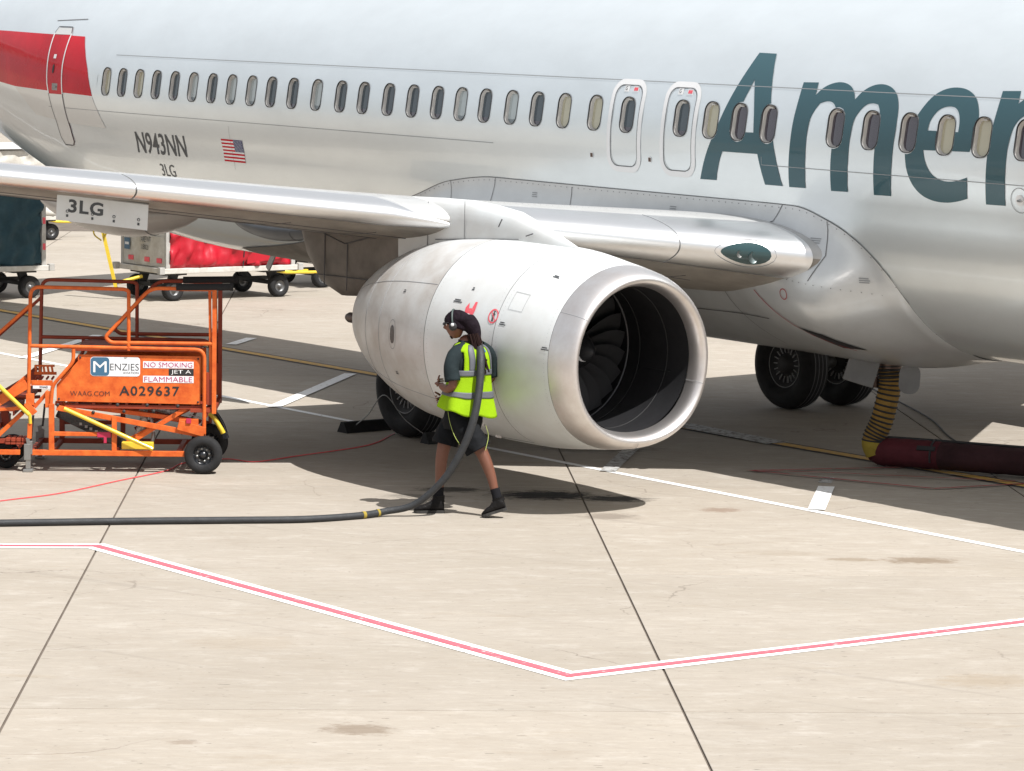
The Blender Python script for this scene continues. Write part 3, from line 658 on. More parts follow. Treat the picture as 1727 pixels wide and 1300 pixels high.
# belly and wing-root fairing: the body section swelled outwards below a top edge line
def ztop(x): return sinterp(x, [-8.2, -6, -4, -2.33, -1.5, -.55, 1, 4.4, 4.8, 5.34, 5.75, 6.05, 6.17, 6.2, 6.25], [1.5, 1.75, 2.2, 2.62, 2.84, 2.93, 2.93, 2.935, 2.93, 2.80, 2.60, 2.29, 1.96, 1.72, 1.45])
def swell(x): return sinterp(x, [-8.2, -5.7, -4.6, 3.6, 5.0, 5.8, 6.25], [0, .03, .20, .19, .16, .07, .0])
rings = []; FX_ = frange(-8.2, 6.25, .1); NR = 30
def fpt(x, u, side):
    zt_ = ztop(x); t = u; s_ = swell(x)
    # u = 0 at the top edge, 1 at the keel
    ph_t = math.acos(max(-1, min(1, (3.375 - zt_) / 2.005))); ph = ph_t * (1 - t); zn = 3.375 - 2.005 * math.cos(ph)
    p = P_zn(x, max(zn, 1.3701), side); n_ = fnormal(p)
    g = 1 - (1 - min(1, t / .45)) ** 2; g = g * g * (3 - 2 * g)
    sd_ = sinterp(x, [-4.7, -4.15, -3.7, -2.5, 3.4, 4.4, 5.15, 5.9], [0, .10, .22, .18, .10, .28, .36, .03]) * math.exp(-((p.z - 2.2) / .55) ** 2)
    return p + n_ * (.004 + (s_ + sd_) * g)
for x in FX_:
    R = [fpt(x, k / NR, -1) for k in range(NR + 1)]; R[-1].y = 0; L = [Vector((p.x, -p.y, p.z)) for p in R[:-1]][::-1]; rings.append(R + L)
mb = MB(); mb.loft(rings, cap=False, closed=False); fo = mb.build('wing_body_fairing', [M_fair, M_grime_shade], JET)
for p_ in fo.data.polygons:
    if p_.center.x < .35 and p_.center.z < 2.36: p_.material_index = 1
skin_line('fairing_seam', [(x, ztop(x)) for x in frange(-8.0, 6.24, .04)], .007, M_dkline, .009)
def fair(x, z, off=.004, side=-1):
    lo, hi = 0., 1.
    for _ in range(22):
        md = (lo + hi) / 2
        if fpt(x, md, side).z > z: lo = md
        else: hi = md
    p = fpt(x, lo, side); q1 = fpt(x + .02, lo, side); q2 = fpt(x, min(1, lo + .02), side); n_ = (q1 - p).cross(q2 - p).normalized()
    if n_.y > 0: n_ = -n_
    return p + n_ * off
for pts in ([(-.55, 2.93), (-.6, 2.62)], [(.95, 2.90), (.95, 2.66)], [(-1.5, 2.84), (-1.45, 2.6)], [(5.30, 2.80), (5.36, 2.45), (5.22, 2.18)], [(4.62, 2.93), (4.5, 2.75), (4.3, 2.70)]): skin_line('panel_seam', pts, .008, M_dkline, .005, f=fair)
for pts in ([(-4.0, 2.05), (-2.6, 1.98), (-1.2, 2.12)], [(-2.9, 1.99), (-2.95, 1.35)], [(-3.95, 2.2), (-4.0, 1.35)], [(-1.7, 2.07), (-1.75, 1.3)], [(-4.1, 1.62), (-1.0, 1.58)], [(.3, 2.6), (.33, 1.3)], [(2.1, 2.4), (2.1, 1.35)], [(3.6, 2.2), (3.7, 1.35)], [(.4, 1.62), (4.3, 1.7)]): skin_line('panel_seam', pts, .010, M_dkline, .006, f=fair)
rv = MB()
def dot(p, n_, r=.007):
    n_ = n_.normalized(); a = n_.cross(Vector((0, 0, 1))).normalized(); b = n_.cross(a); rv.add([p + a * r, p + b * r, p - a * r, p - b * r], [(0, 1, 2, 3)], False)
for x in frange(-2.2, 6.2, .11): p = fair(x, ztop(x) - .035, .006); dot(p, fnormal(p))
for x in frange(4.5, 5.9, .09): p = fair(x, 2.22 - (x - 4.5) * .1, .006); dot(p, fnormal(p))
o = rv.build('rivets', M_dkline, JET, fix=False); o['kind'] = 'stuff'
def small_print(x, z, w, n_=3, f=fair, parent=None):
    mb = MB()
    for k in range(n_):
        a = w * random.uniform(.7, 1); zz = z - k * .022
        mb.add([f(x, zz, .006), f(x + a, zz, .006), f(x + a, zz - .010, .006), f(x, zz - .010, .006)], [(0, 1, 2, 3)], False)
    return mb.build('placard_print', M_midline, parent or JET, fix=False)
small_print(.2, 2.80, .12); small_print(2.75, 2.80, .15); small_print(5.12, 2.62, .14); small_print(5.72, 2.25, .12)
mb = MB()
for p0, p1 in (((4.75, 1.98), (5.05, 1.52)),):
    pass
skin_line('red_fairing_line', [(4.35, 2.02), (4.6, 1.80), (4.85, 1.58), (5.15, 1.42)], .011, M_redd, .007, f=fair)
skin_line('warning_ring', [(4.88 + .055 * math.cos(k * .4488), 2.02 + .055 * math.sin(k * .4488)) for k in range(14)], .010, M_redd, .007, None, True, f=fair)
# open ground-air door and dark inlet in the belly fairing
sheet('ram_air_inlet', flat_poly([[(4.78, 1.66), (5.08, 1.60), (5.30, 1.44), (5.02, 1.44)]]), lambda x, z: fair(x, z, .007), M_gasket, JET, [(z, 1) for z in frange(1.4, 1.7, .06)])
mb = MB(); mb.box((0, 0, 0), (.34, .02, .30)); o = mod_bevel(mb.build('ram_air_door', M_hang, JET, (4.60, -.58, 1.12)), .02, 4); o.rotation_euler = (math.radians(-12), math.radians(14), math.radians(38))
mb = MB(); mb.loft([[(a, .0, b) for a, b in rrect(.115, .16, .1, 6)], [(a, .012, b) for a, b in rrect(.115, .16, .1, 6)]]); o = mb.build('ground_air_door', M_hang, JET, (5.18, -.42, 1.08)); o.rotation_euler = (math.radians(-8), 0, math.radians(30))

# wings
def le_x(y): y = abs(y); return 5.25 - .70 * (y - 1.95) if y < 4.95 else 3.15 - .525 * (y - 4.95)
def te_x(y): y = abs(y); return -1.75 - .03 * (y - 1.9) if y < 5.7 else -1.86 - .235 * (y - 5.7)
def le_z(y): y = abs(y); return 2.42 + .10 * (y - 1.95) if y < 5.1 else 2.735 + .096 * (y - 5.1)
def tc(y): return sinterp(abs(y), [0, 1.9, 5, 17.2], [.13, .122, .100, .082])
def foil(t):   # t in 0..1 : 0 = TE upper, .5 = LE, 1 = TE lower -> (chord fraction, thickness fraction)
    s_ = abs(t - .5) * 2; c_ = (1 - math.cos(s_ * math.pi / 2) ** 1.0); c_ = s_ ** 2 if s_ < .6 else .36 + (s_ - .6) * 1.6
    y_ = 5 * (.2969 * math.sqrt(c_) - .126 * c_ - .3516 * c_ ** 2 + .2843 * c_ ** 3 - .1015 * c_ ** 4)
    return c_, (y_ if t < .5 else -y_ * .92)
def wpt(y, t, off=0., side=-1):
    ch = le_x(y) - te_x(y); c_, h = foil(t); e = 1e-3
    c2, h2 = foil(min(1, t + e)); c1, h1 = foil(max(0, t - e)); dx, dz = (c2 - c1), (h2 - h1) * tc(y); n_ = Vector((dz, 0, dx)); n_.normalize()
    if (t < .5 and n_.z < 0) or (t > .5 and n_.z > 0): n_ = -n_
    if abs(t - .5) < .004: n_ = Vector((1, 0, 0))
    washout = -.02 * c_ * 0
    return Vector((le_x(y) - c_ * ch, side * abs(y), le_z(y) + h * tc(y) * ch - c_ * .035 * ch)) + n_ * off
TS = [k / 56 for k in range(57)]
def wingpart(name, ys, ts, off, m_, side, parent=JET, cap=True):
    mb = MB(); mb.loft([[wpt(y, t, off, side) for t in ts] for y in ys], cap=cap); return mb.build(name, m_, parent)
def trange(a, b, n): return [a + (b - a) * k / n for k in range(n + 1)]
for side in (-1, 1):
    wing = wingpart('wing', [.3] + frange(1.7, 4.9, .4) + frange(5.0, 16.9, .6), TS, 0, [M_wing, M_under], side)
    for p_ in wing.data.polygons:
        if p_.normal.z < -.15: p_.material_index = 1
    if side == 1: wing['label'] = 'far wing beyond the fuselage'
    else: wing['label'] = 'near wing above the engine'
    t_lo, t_hi = .36, .578
    for k, (ya, yb) in enumerate([(1.93, 3.05), (3.06, 4.42), (5.52, 7.83), (7.845, 10.6), (10.615, 13.3), (13.315, 16.3)]):
        inb = k < 2
        mb = MB(); T_ = trange(t_lo if not inb else .34, t_hi if not inb else .605, 26); ys = frange(ya, yb, .3)
        O_ = [[wpt(y, t, .012 + (.010 if not inb else 0), side) for t in T_] for y in ys]
        if k == 2:   # rounded inboard end of the slat
            cs = [sum(r_, Vector()) / len(r_) for r_ in O_[:1]]
            c0 = O_[0][-1].lerp(O_[0][len(T_) // 2], .35); e0 = [[c0 + (p - c0) * s_ + Vector((.62 * (1 - s_ ** 1.6) * .62, -side * .62 * (1 - s_ ** 1.6), -.062 * (1 - s_ ** 1.6))) for p in O_[0]] for s_ in (.04, .2, .4, .6, .78, .92)]
            O_ = e0 + O_
        mb.loft(O_, cap=True, closed=True); sl_ = mb.build('slat', M_polish, wing)
        mb = MB(); mb.tube([wpt(yb, t, .0215 if not inb else .0125, side) for t in T_], .0035, 4); mb.build('slat_gap', M_midline, sl_)
    # trailing edge seam is left to light, underside shade is deepened by darker paint; aileron, flap and spoiler gaps
    if side == -1:
        for ya, yb, t in ((1.9, 4.9, .20), (5.6, 12, .17)):
            mb = MB(); mb.tube([wpt(y, t, .001, side) for y in frange(ya, yb, .5)], .006, 4); mb.build('flap_gap', M_dkline, wing)
        for t in (.70, .76, .84):
            mb = MB(); mb.tube([wpt(y, t, .001, side) for y in frange(2.4, 9, .5)], .005, 4); mb.build('underside_seam', M_dkline, wing)
        for y in (2.6, 3.4, 5.4, 6.2):
            mb = MB(); mb.tube([wpt(y, t, .001, side) for t in trange(.67, .92, 10)], .005, 4); mb.build('underside_seam', M_dkline, wing)
        rv = MB()
        for y in frange(2.3, 4.5, .055):
            for t in (.672, .30): p = wpt(y, t, .016 if t > .5 else .014, side); dot(p, Vector((0, 0, -1)) if t > .5 else Vector((.2, 0, 1)), .006)
        for y in frange(5.4, 9.8, .07): p = wpt(y, .675, .004, side); dot(p, Vector((.3, 0, -1)), .005)
        o = rv.build('rivets', M_dkline, wing, fix=False); o['kind'] = 'stuff'
    # winglet
    mb = MB(); rr = []
    for k in range(9):
        t = k / 8; a = t * 1.35; y = 16.9 + .9 * math.sin(a) * (1 if t < 1 else 1); z = le_z(16.9) + .9 * (1 - math.cos(a)) + max(0, t - .4) * 2.9; x0 = le_x(16.9) - t * 1.6; ch = 1.35 * (1 - .6 * t); y += max(0, t - .4) * .5
        rr.append([Vector((x0 - foil(u)[0] * ch, side * (y - foil(u)[1] * .09 * ch * math.sin(min(a, 1.5))), z + foil(u)[1] * .1 * ch * math.cos(min(a, 1.4)))) for u in trange(0, 1, 20)])
    mb.loft(rr); mb.build('winglet', M_wing, JET)
# landing light in the near wing root
def lightpt(u, v, off): return wpt(2.50 + u, .508 + v, .012 + off)
LP = [( .215 * math.cos(t) * (1.0 if math.cos(t) > 0 else 1.0), .043 * math.sin(t) * (1.0 - .35 * math.cos(t))) for t in [k * math.pi / 12 for k in range(24)]]
lm = sheet('landing_light', flat_poly([LP]), lambda u, v: lightpt(u, v, .010), M_lamp, JET, [(x, 0) for x in frange(-.3, .3, .08)])
mb = MB(); mb.lathe([(0, .0), (.006, .05), (.014, .062)], lightpt(-.06, .012, .010), 'x', 20); mb.build('lamp', M_chrome, lm)
mb = MB(); mb.lathe([(0, .0), (.005, .03), (.010, .038)], lightpt(.06, .004, .012), 'x', 16); mb.build('lamp', M_steel, lm)
mb = MB(); mb.tube([lightpt(u * 1.22, v * 1.35, .003) for u, v in LP], .0028, 4, closed=True); mb.build('light_frame', M_midline, lm)

# flap track fairings (canoes)
def canoe(y0, xa, xb, z0, w, h, side, drop=.0):
    mb = MB(); rr = []
    for k in range(19):
        t = k / 18; s_ = (math.sin(math.pi * min(1, t / .5) / 2) if t < .5 else math.cos(math.pi * (t - .5)) ** .8 if t < 1 else 0) ; s_ = max(.02, s_) ** .62
        x = xa + (xb - xa) * t; zc = z0 + drop * t - h * .35 * s_
        rr.append([Vector((x, side * y0 + w / 2 * s_ * math.cos(a), zc + (h / 2 * s_ * math.sin(a) * (1.1 if math.sin(a) < 0 else .8)))) for a in [2 * math.pi * i_ / 24 for i_ in range(24)]])
    mb.loft(rr); o = mb.build('flap_track_fairing', M_canoe, JET)
    mb = MB(); mb.tube([p + (p - Vector((p.x, side * y0, z0))) * .004 for p in rr[5]], .004, 4, closed=True); mb.build('fairing_gap', M_dkline, o); return o
for side in (-1, 1):
    canoe(6.5, .72, -3.1, 2.72, .42, .46, side); canoe(9.3, -.6, -4.4, 3.12, .36, .36, side); canoe(3.05, -2.3, -4.45, 2.24, .34, .26, side).data.materials[0] = M_darkfair; canoe(11.9, -1.6, -4.9, 3.3, .3, .3, side)

# refuelling panel, hinged open under the wing
rp = empty('refuel_panel'); rp.parent = JET; rp['label'] = 'open refuelling door marked 3LG'
A_, B_ = Vector((1.02, -8.40, 2.93)), Vector((1.50, -7.61, 2.835)); U_ = (B_ - A_); LW = U_.length; U_.normalize(); HN = Vector((.03, .02, -1)).normalized(); HH = .265
NN = U_.cross(HN).normalized()
if NN.x < 0: NN = -NN
def rpp(u, v, off=0.): return A_ + U_ * u * LW + HN * v * HH + NN * off + U_ * (.02 * (0 - v))
mb = MB(); mb.add([rpp(0, 0), rpp(1, .0), rpp(1, 1.0), rpp(0, 1), rpp(0, 0, -.012), rpp(1, 0, -.012), rpp(1, 1, -.012), rpp(0, 1, -.012)], [(0, 1, 2, 3), (4, 7, 6, 5), (0, 4, 5, 1), (1, 5, 6, 2), (2, 6, 7, 3), (3, 7, 4, 0)], False)
mb.build('panel_door', M_nac, rp)
v, f = flat_text('3LG', 1, .95, .03, 1.1); v = norm2(v, .13, -.66, .38, .52); sheet('panel_lettering', (v, f), lambda x, y: rpp(x, -y, .003), M_char, rp)
for k, u in enumerate((.12, .395, .63, .90)):
    mb = MB(); mb.tube([rpp(u + .014 * math.cos(t) , .62 + .05 * math.sin(t), .004) for t in [i_ * .6283 for i_ in range(10)]], .0035, 4, closed=True); mb.add([rpp(u - .012, .74, .004), rpp(u + .012, .74, .004), rpp(u + .012, .84, .004), rpp(u - .012, .84, .004)], [(0, 1, 2, 3)], False); mb.build('latch_mark', M_char, rp, fix=False)
mb = MB(); mb.tube([rpp(0, -.02), rpp(1, -.02)], .010, 6); mb.build('panel_hinge', M_steel, rp)

# engines
def R_nac(x): return sinterp(x, [1.86, 2.1, 2.45, 2.9, 3.4, 4.2, 5.0, 5.6, 5.95, 6.1, 6.19], [.52, .64, .775, .895, .97, 1.015, 1.0, .935, .885, .845, .80])
EZ = 1.575; EY = 4.83
def eaxis(x): return EZ + (6.1 - x) * .010
def ering(x, r, side, n=96, flat=True):
    out = []
    for k in range(n):
        a = 2 * math.pi * k / n; rr_ = r
        if flat and x > 3.2 and math.sin(a) < 0: rr_ = r * (1 - .018 * (math.sin(a) ** 4))
        if flat and math.sin(a) < 0: rr_ *= 1 + .03 * math.sin(2 * a) ** 2 * min(1, max(0, (x - 2.5) / 2))
        out.append(Vector((x, side * EY + rr_ * math.cos(a), eaxis(x) + rr_ * math.sin(a))))
    return out
def enac(x, a, off=.0, side=-1):
    r = R_nac(x) + off
    if math.sin(a) < 0: r *= 1 + .03 * math.sin(2 * a) ** 2 * min(1, max(0, (x - 2.5) / 2)); r *= 1 - (.018 * math.sin(a) ** 4 if x > 3.2 else 0)
    return Vector((x, side * EY + r * math.cos(a), eaxis(x) + r * math.sin(a)))
for side in (-1, 1):
    eng = empty('engine'); eng.parent = JET
    eng['label'] = 'near engine with open inlet' if side == -1 else 'far engine beyond the fuselage'
    S1 = 3.92
    for nm, xa, xb, m_ in (('fan_cowl', S1 + .004, 5.06, M_nac), ('inlet_cowl', 5.066, 5.85, M_nac), ('reverser_cowl', 1.86, S1 - .004, M_nacgrime)):
        mb = MB(); mb.loft([ering(x, R_nac(x), side) for x in frange(xa, xb, .09)], cap=False); mb.build(nm, m_, eng)
    mb = MB(); mb.loft([ering(x, R_nac(x) - .008, side) for x in frange(2.4, 5.7, .3)], cap=False); mb.build('cowl_substructure', M_dkline, eng)
    # polished lip: outside skin, round nose, inside throat
    prof = [(5.855, R_nac(5.85)), (5.93, .890), (6.0, .878), (6.06, .862), (6.11, .842), (6.145, .820), (6.16, .797), (6.157, .775), (6.135, .752), (6.10, .735), (6.06, .724), (6.02, .716), (5.985, .711)]
    mb = MB(); mb.loft([ering(x, r, side) for x, r in prof], cap=False); lipo = mb.build('inlet_lip', M_lip, eng)
    mb = MB()
    for a in (math.radians(148), math.radians(-18), math.radians(268)):
        c0 = Vector((0, side * EY, 0)); mb.tube([Vector((x, side * EY + (r + .001) * math.cos(a), eaxis(x) + (r + .001) * math.sin(a))) for x, r in prof], .0022, 4)
    mb.build('lip_joint', M_midline, lipo)
    mb = MB(); mb.loft([ering(x, r, side, flat=False) for x, r in ((5.985, .7095), (5.84, .703), (5.4, .71), (5.06, .735), (4.92, .770), (4.45, .775), (4.2, .775))], cap=False); mb.build('inlet_liner', M_inner, eng)
    mb = MB()
    for x_ in (5.66, 5.20): mb.tube(ering(x_, interp(x_, [5.20, 5.66], [.722, .704]), side, 60, False), .004, 4, closed=True)
    for a in (-.25, 2.2, 3.9): mb.tube([Vector((x, side * EY + .70 * math.cos(a), eaxis(x) + .70 * math.sin(a))) for x in (5.74, 5.5, 5.3)], .004, 4)
    mb.build('liner_joint', M_dark, eng)
    mb = MB(); mb.tube(ering(4.97, .752, side, 60, False), .012, 6, closed=True); mb.build('fan_case_ring', M_blade, eng)
    # spinner with its painted comma, fan blades
    mb = MB(); mb.lathe([(4.84, .27), (5.0, .24), (5.16, .175), (5.28, .10), (5.37, .035), (5.385, .0)], (0, side * EY, eaxis(4.8)), 'x', 32); sp = mb.build('spinner', M_inner, eng)
    mb = MB(); V = []
    for k in range(16):
        t = k / 15; a = 2.3 + t * 4.2; r1 = .125 - .085 * t; w = .022 * math.sin(math.pi * min(1, t * 1.1 + .12)) + .006
        for r_ in (r1 - w, r1 + w): V.append((5.395 - max(.0, r_) * 1.15, side * EY + r_ * math.cos(a), eaxis(4.8) + r_ * math.sin(a)))
    mb.add(V, [(2 * i_, 2 * i_ + 1, 2 * i_ + 3, 2 * i_ + 2) for i_ in range(15)], True); mb.build('spinner_mark', M_white, sp, fix=False)
    mb = MB(); NB = 24; G_ = []
    for i_ in range(9):
        t = i_ / 8; r_ = .20 + .56 * t; tw = math.radians(28 + 34 * t); c_ = .20 + .13 * math.sin(math.pi * t * .8); sweep = .03 * math.sin(t * 3.1)
        G_.append([Vector((math.cos(tw) * c_ * (j / 6 - .5) + .02 * math.sin(math.pi * j / 6), r_ * math.cos(sweep) , 0)) + Vector((0, 0, math.sin(tw) * c_ * (j / 6 - .5) + sweep)) for j in range(7)])
    mb.loft(G_, cap=False, closed=False); bo = mb.build('fan_blade', M_blade, None, fix=False); bme = bo.data; bpy.data.objects.remove(bo)
    for k in range(NB):
        o = bpy.data.objects.new('fan_blade', bme); o.location = (4.84, side * EY, eaxis(4.8)); o.rotation_euler = (2 * math.pi * k / NB, 0, 0); link(o, eng)
    mb = MB(); mb.lathe([(4.55, 0.0), (4.55, .78)], (0, side * EY, eaxis(4.3)), 'x', 40); mb.build('fan_backing', M_gasket, eng)
    # core nozzle and plug
    mb = MB(); mb.lathe([(2.6, .50), (2.3, .42), (2.0, .34), (1.8, .28), (1.8, .25), (2.1, .24)], (0, side * EY, EZ - .03), 'x', 40); mb.build('core_nozzle', M_burn, eng)
    mb = MB(); mb.lathe([(2.1, .20), (1.8, .12), (1.5, .075), (1.2, .06), (1.02, .057), (.975, .04), (.96, 0)], (0, side * EY, EZ - .045), 'x', 28); mb.build('exhaust_plug', M_burn, eng)
    mb = MB(); mb.lathe([(1.87, .515), (2.3, .55)], (0, side * EY, eaxis(1.9)), 'x', 48); mb.build('fan_duct', M_inner, eng)
    # pylon
    mb = MB(); rr = []
    for x, zt_, zb_, w in ((5.08, 2.600, 2.50, .04), (4.85, 2.67, 2.4, .13), (4.5, 2.77, 2.4, .21), (4.1, 2.88, 2.4, .27), (3.7, 2.92, 2.4, .31), (3.3, 2.945, 2.35, .34), (2.8, 2.94, 2.2, .36), (2.2, 2.92, 2.0, .36), (1.5, 2.86, 1.80, .38), (.95, 2.8, 1.76, .40), (.6, 2.76, 1.86, .38), (.35, 2.74, 2.1, .34), (.15, 2.72, 2.4, .24), (.05, 2.7, 2.6, .10)):
        rr.append([Vector((x, side * EY + w / 2 * math.copysign(abs(math.cos(a)) ** .7, math.cos(a)), (zt_ + zb_) / 2 + (zt_ - zb_) / 2 * math.copysign(abs(math.sin(a)) ** .75, math.sin(a)))) for a in [2 * math.pi * k / 28 for k in range(28)]])
    mb.loft(rr); pyl = mb.build('pylon', [M_nac, M_grime_shade], JET)
    for p_ in pyl.data.polygons:
        if p_.center.x < 2.3: p_.material_index = 1  # aft pylon coloured brown to imitate the shade under the wing
    for pts in ([(1.9, 2.5), (1.2, 2.35), (.45, 2.5)], [(1.25, 2.35), (1.25, 1.85)], [(1.7, 2.0), (.6, 1.98)], [(.8, 2.6), (.8, 1.85)]):
        mb = MB(); mb.tube([(a, side * (EY + .200), b) for a, b in pts], .006, 4); mb.build('pylon_seam', M_dkline, pyl)
    if side == -1:
        for x, a in ((4.0, 1.85), (4.0, 1.98)): pass
        mb = MB()
        for x0, x1, z0_, z1_ in ((3.95, 3.99, 2.72, 2.80), (4.42, 4.52, 2.66, 2.69)): mb.tube([(x0, -EY - .142, z0_), (x1, -EY - .130, z1_)], .007, 5)
        mb.build('pylon_vent', M_dkline, pyl)
        mb = MB()
        for pts in ([(3.4, -5.005, 2.55), (3.4, -5.005, 2.95)], [(2.75, -5.015, 2.4), (2.75, -5.012, 2.9)], [(2.9, -5.02, 2.52), (4.3, -4.975, 2.62)]): mb.tube(pts, .004, 4)
        mb.build('pylon_seam', M_dkline, pyl)
        # nacelle marks (angles measured from port, over the top)
        def nmark(name, x0, a0, vf, m_, off=.004):
            return sheet(name, vf, lambda u, v: enac(x0 + u, math.pi + a0 - v / 1.0, off), m_, eng, [(z, 1) for z in frange(-.2, .2, .05)])
        def ang(z): return math.asin(max(-1, min(1, (z - EZ) / 1.0)))
        for x0, z0_, rr_, kind in ((5.0, 1.934, .075, 'no'),):
            pts = [(rr_ * math.cos(t), rr_ * math.sin(t)) for t in [k * .314 for k in range(20)]]; inn = [(p[0] * .80, p[1] * .80) for p in pts]
            nmark('no_entry_ring', x0, -ang(z0_), flat_poly([pts, inn]), M_redp)
            nmark('no_entry_bar', x0, -ang(z0_), ([(-.05, .042), (-.042, .05), (.05, -.042), (.042, -.05)], [(0, 1, 2, 3)]), M_redp, .006)
            nmark('no_entry_figure', x0, -ang(z0_), flat_poly([[(-.012, -.055), (.012, -.05), (.014, .0), (.026, .02), (.010, .03), (.012, .052), (-.008, .052), (-.010, .03), (-.022, .0), (-.010, -.01)]]), M_char, .005)
        nmark('warning_symbol', 4.607, -ang(1.95), flat_poly([[(-.06, -.06), (.06, -.09), (.085, 0), (.08, .09), (.045, .09), (.03, .02), (-.02, .015), (-.04, .07), (-.075, .02)]]), M_redp)
        nmark('warning_symbol_bar', 4.607, -ang(1.95), ([(-.02, -.05), (.06, -.06), (.062, -.045), (-.018, -.035)], [(0, 1, 2, 3)]), M_white, .006)
        nmark('drain_grille', 3.278, -ang(1.576), flat_poly([[(.045 * math.cos(t), .10 * math.sin(t)) for t in [k * .524 for k in range(12)]]]), M_dkline)
        nmark('grille_ring', 3.278, -ang(1.576), flat_poly([[(.082 * math.cos(t), .16 * math.sin(t)) for t in [k * .35 for k in range(18)]], [(.078 * math.cos(t), .153 * math.sin(t)) for t in [k * .35 for k in range(18)]]]), M_midline)
        for k in range(6): nmark('grille_bar', 3.278, -ang(1.576), ([(-.036 + .014 * k, -.08), (-.030 + .014 * k, -.08), (-.030 + .014 * k, .08), (-.036 + .014 * k, .08)], [(0, 1, 2, 3)]), M_steel, .007)
        rv = MB()
        for xs_ in (3.86, 3.98, 5.01, 5.12, 5.80):
            for a_ in range(60):
                an = math.radians(95 + a_ * 2.6); p = enac(xs_, an, .003); c0 = Vector((xs_, -EY, EZ)); dot(p, p - c0, .0035)
        o = rv.build('rivets', M_midline, eng, fix=False); o['kind'] = 'stuff'
        for x0, x1, aa in ((1.95, 3.9, 2.55), (1.95, 3.9, 3.75), (3.95, 5.05, 4.25)):
            mb = MB(); mb.tube([enac(x_, aa, .0008) for x_ in frange(x0, x1, .1)], .0028, 4); mb.build('cowl_seam', M_midline, eng)
        for x_ in (2.55, 2.95):
            mb = MB(); mb.tube([enac(x_, math.radians(a_), .0008) for a_ in range(100, 255, 3)], .0022, 4); mb.build('cowl_seam', M_midline, eng)
        for a_ in (200, 214, 228, 242):
            mb = MB(); q0 = enac(4.5, math.radians(a_), .003); mb.box(q0, (.10, .006, .035)); mb.build('cowl_latch', M_nacgrime, eng)
        def box_outline(x0, z0_, w, h):
            return flat_poly([[(0, 0), (w, 0), (w, h), (0, h)], [(.004, .004), (w - .004, .004), (w - .004, h - .004), (.004, h - .004)]])
        nmark('access_panel_outline', 5.17, -ang(2.02), box_outline(0, 0, .20, .20), M_midline)
        for x0, z0_, w in ((4.30, 2.0, .14), (5.12, 1.866, .09), (5.75, 1.70, .10), (3.33, 2.02, .05), (4.5, 2.13, .04), (5.45, 2.38, .09), (3.24, 1.15, .05)):
            nmark('stencil_print', x0, -ang(z0_), ([(0, 0), (w, 0), (w, .012), (0, .012), (w * .1, .02), (w * .8, .02), (w * .8, .032), (w * .1, .032)], [(0, 1, 2, 3), (4, 5, 6, 7)]), M_char)

# tail surfaces
def surf(name, root, tip, cr, ct, t, vertical=False):
    mb = MB(); rr = []
    for k in range(7):
        q_ = k / 6; o_ = Vector(root) + (Vector(tip) - Vector(root)) * q_; ch = cr + (ct - cr) * q_
        rr.append([o_ + (Vector((-foil(u)[0] * ch, foil(u)[1] * t * ch, 0)) if vertical else Vector((-foil(u)[0] * ch, 0, foil(u)[1] * t * ch))) for u in trange(0, 1, 24)])
    mb.loft(rr); return mb.build(name, M_skin, JET)
surf('vertical_tail', (-12.6, 0, 5.2), (-19.0, 0, 12.2), 6.2, 1.9, .1, True)
for side in (-1, 1): surf('tailplane', (-15.4, side * .6, 4.5), (-19.2, side * 7.1, 5.2), 3.6, 1.2, .09)

# main landing gear
for side in (-1, 1):
    g = empty('main_landing_gear'); g.parent = JET
    g['label'] = 'near main gear behind the engine' if side == -1 else 'far main gear under the belly'
    for yy in (2.44, 3.30):
        mb = MB(); y0 = side * yy; w = .19; mb.lathe([(-w * .6, .30), (-w * .95, .36), (-w, .44), (-w * .82, .525), (-w * .5, .555), (0, .563), (w * .5, .555), (w * .82, .525), (w, .44), (w * .95, .36), (w * .6, .30)], (0, y0, .563), 'y', 56); ty = mb.build('tyre', M_tyre, g)
        mb = MB()
        for yg in (-.09, -.03, .03, .09): mb.lathe([(yg - .006, .5645), (yg + .006, .5645)], (0, y0, .563), 'y', 56)
        mb.build('tread_groove', M_dkline, ty)
        mb = MB(); mb.lathe([(-w * .62, .30), (-w * .62, .27), (-w * .35, .25), (-w * .35, .12), (-w * .75, .10), (-w * .75, 0)], (0, y0, .563), 'y', 40); mb.lathe([(w * .62, .30), (w * .62, .27), (w * .35, .25), (w * .35, .12), (w * .75, .10), (w * .75, 0)], (0, y0, .563), 'y', 40); rm = mb.build('rim', M_dark, ty)
        mb = MB()
        for k in range(18):
            a = 2 * math.pi * k / 18
            for sgn in (-1, 1): mb.beam((.15 * math.cos(a), y0 + sgn * w * .40, .563 + .15 * math.sin(a)), (.23 * math.cos(a), y0 + sgn * w * .44, .563 + .23 * math.sin(a)), .022, .01)
        for sgn in (-1, 1): mb.tube([(.285 * math.cos(t), y0 + sgn * w * .62, .563 + .285 * math.sin(t)) for t in [k * .2094 for k in range(30)]], .005, 5, closed=True)
        mb.build('wheel_slots', M_rimw, rm)
    mb = MB(); mb.tube([(0, side * 2.6, .563), (0, side * 3.14, .563)], .07, 14); mb.tube([(0, side * 2.87, .5), (0, side * 2.87, 1.2)], .085, 14); mb.tube([(0, side * 2.87, 1.15), (0, side * 2.85, 2.5)], .12, 14); mb.tube([(0, side * 2.87, 1.4), (0, side * 1.7, 1.75)], .05, 10); mb.build('strut', M_steel, g)
    mb = MB(); mb.beam((.10, side * 3.02, 1.5), (.14, side * 3.02, 2.3), .5, .02); mb.build('strut_door', M_fair, g)
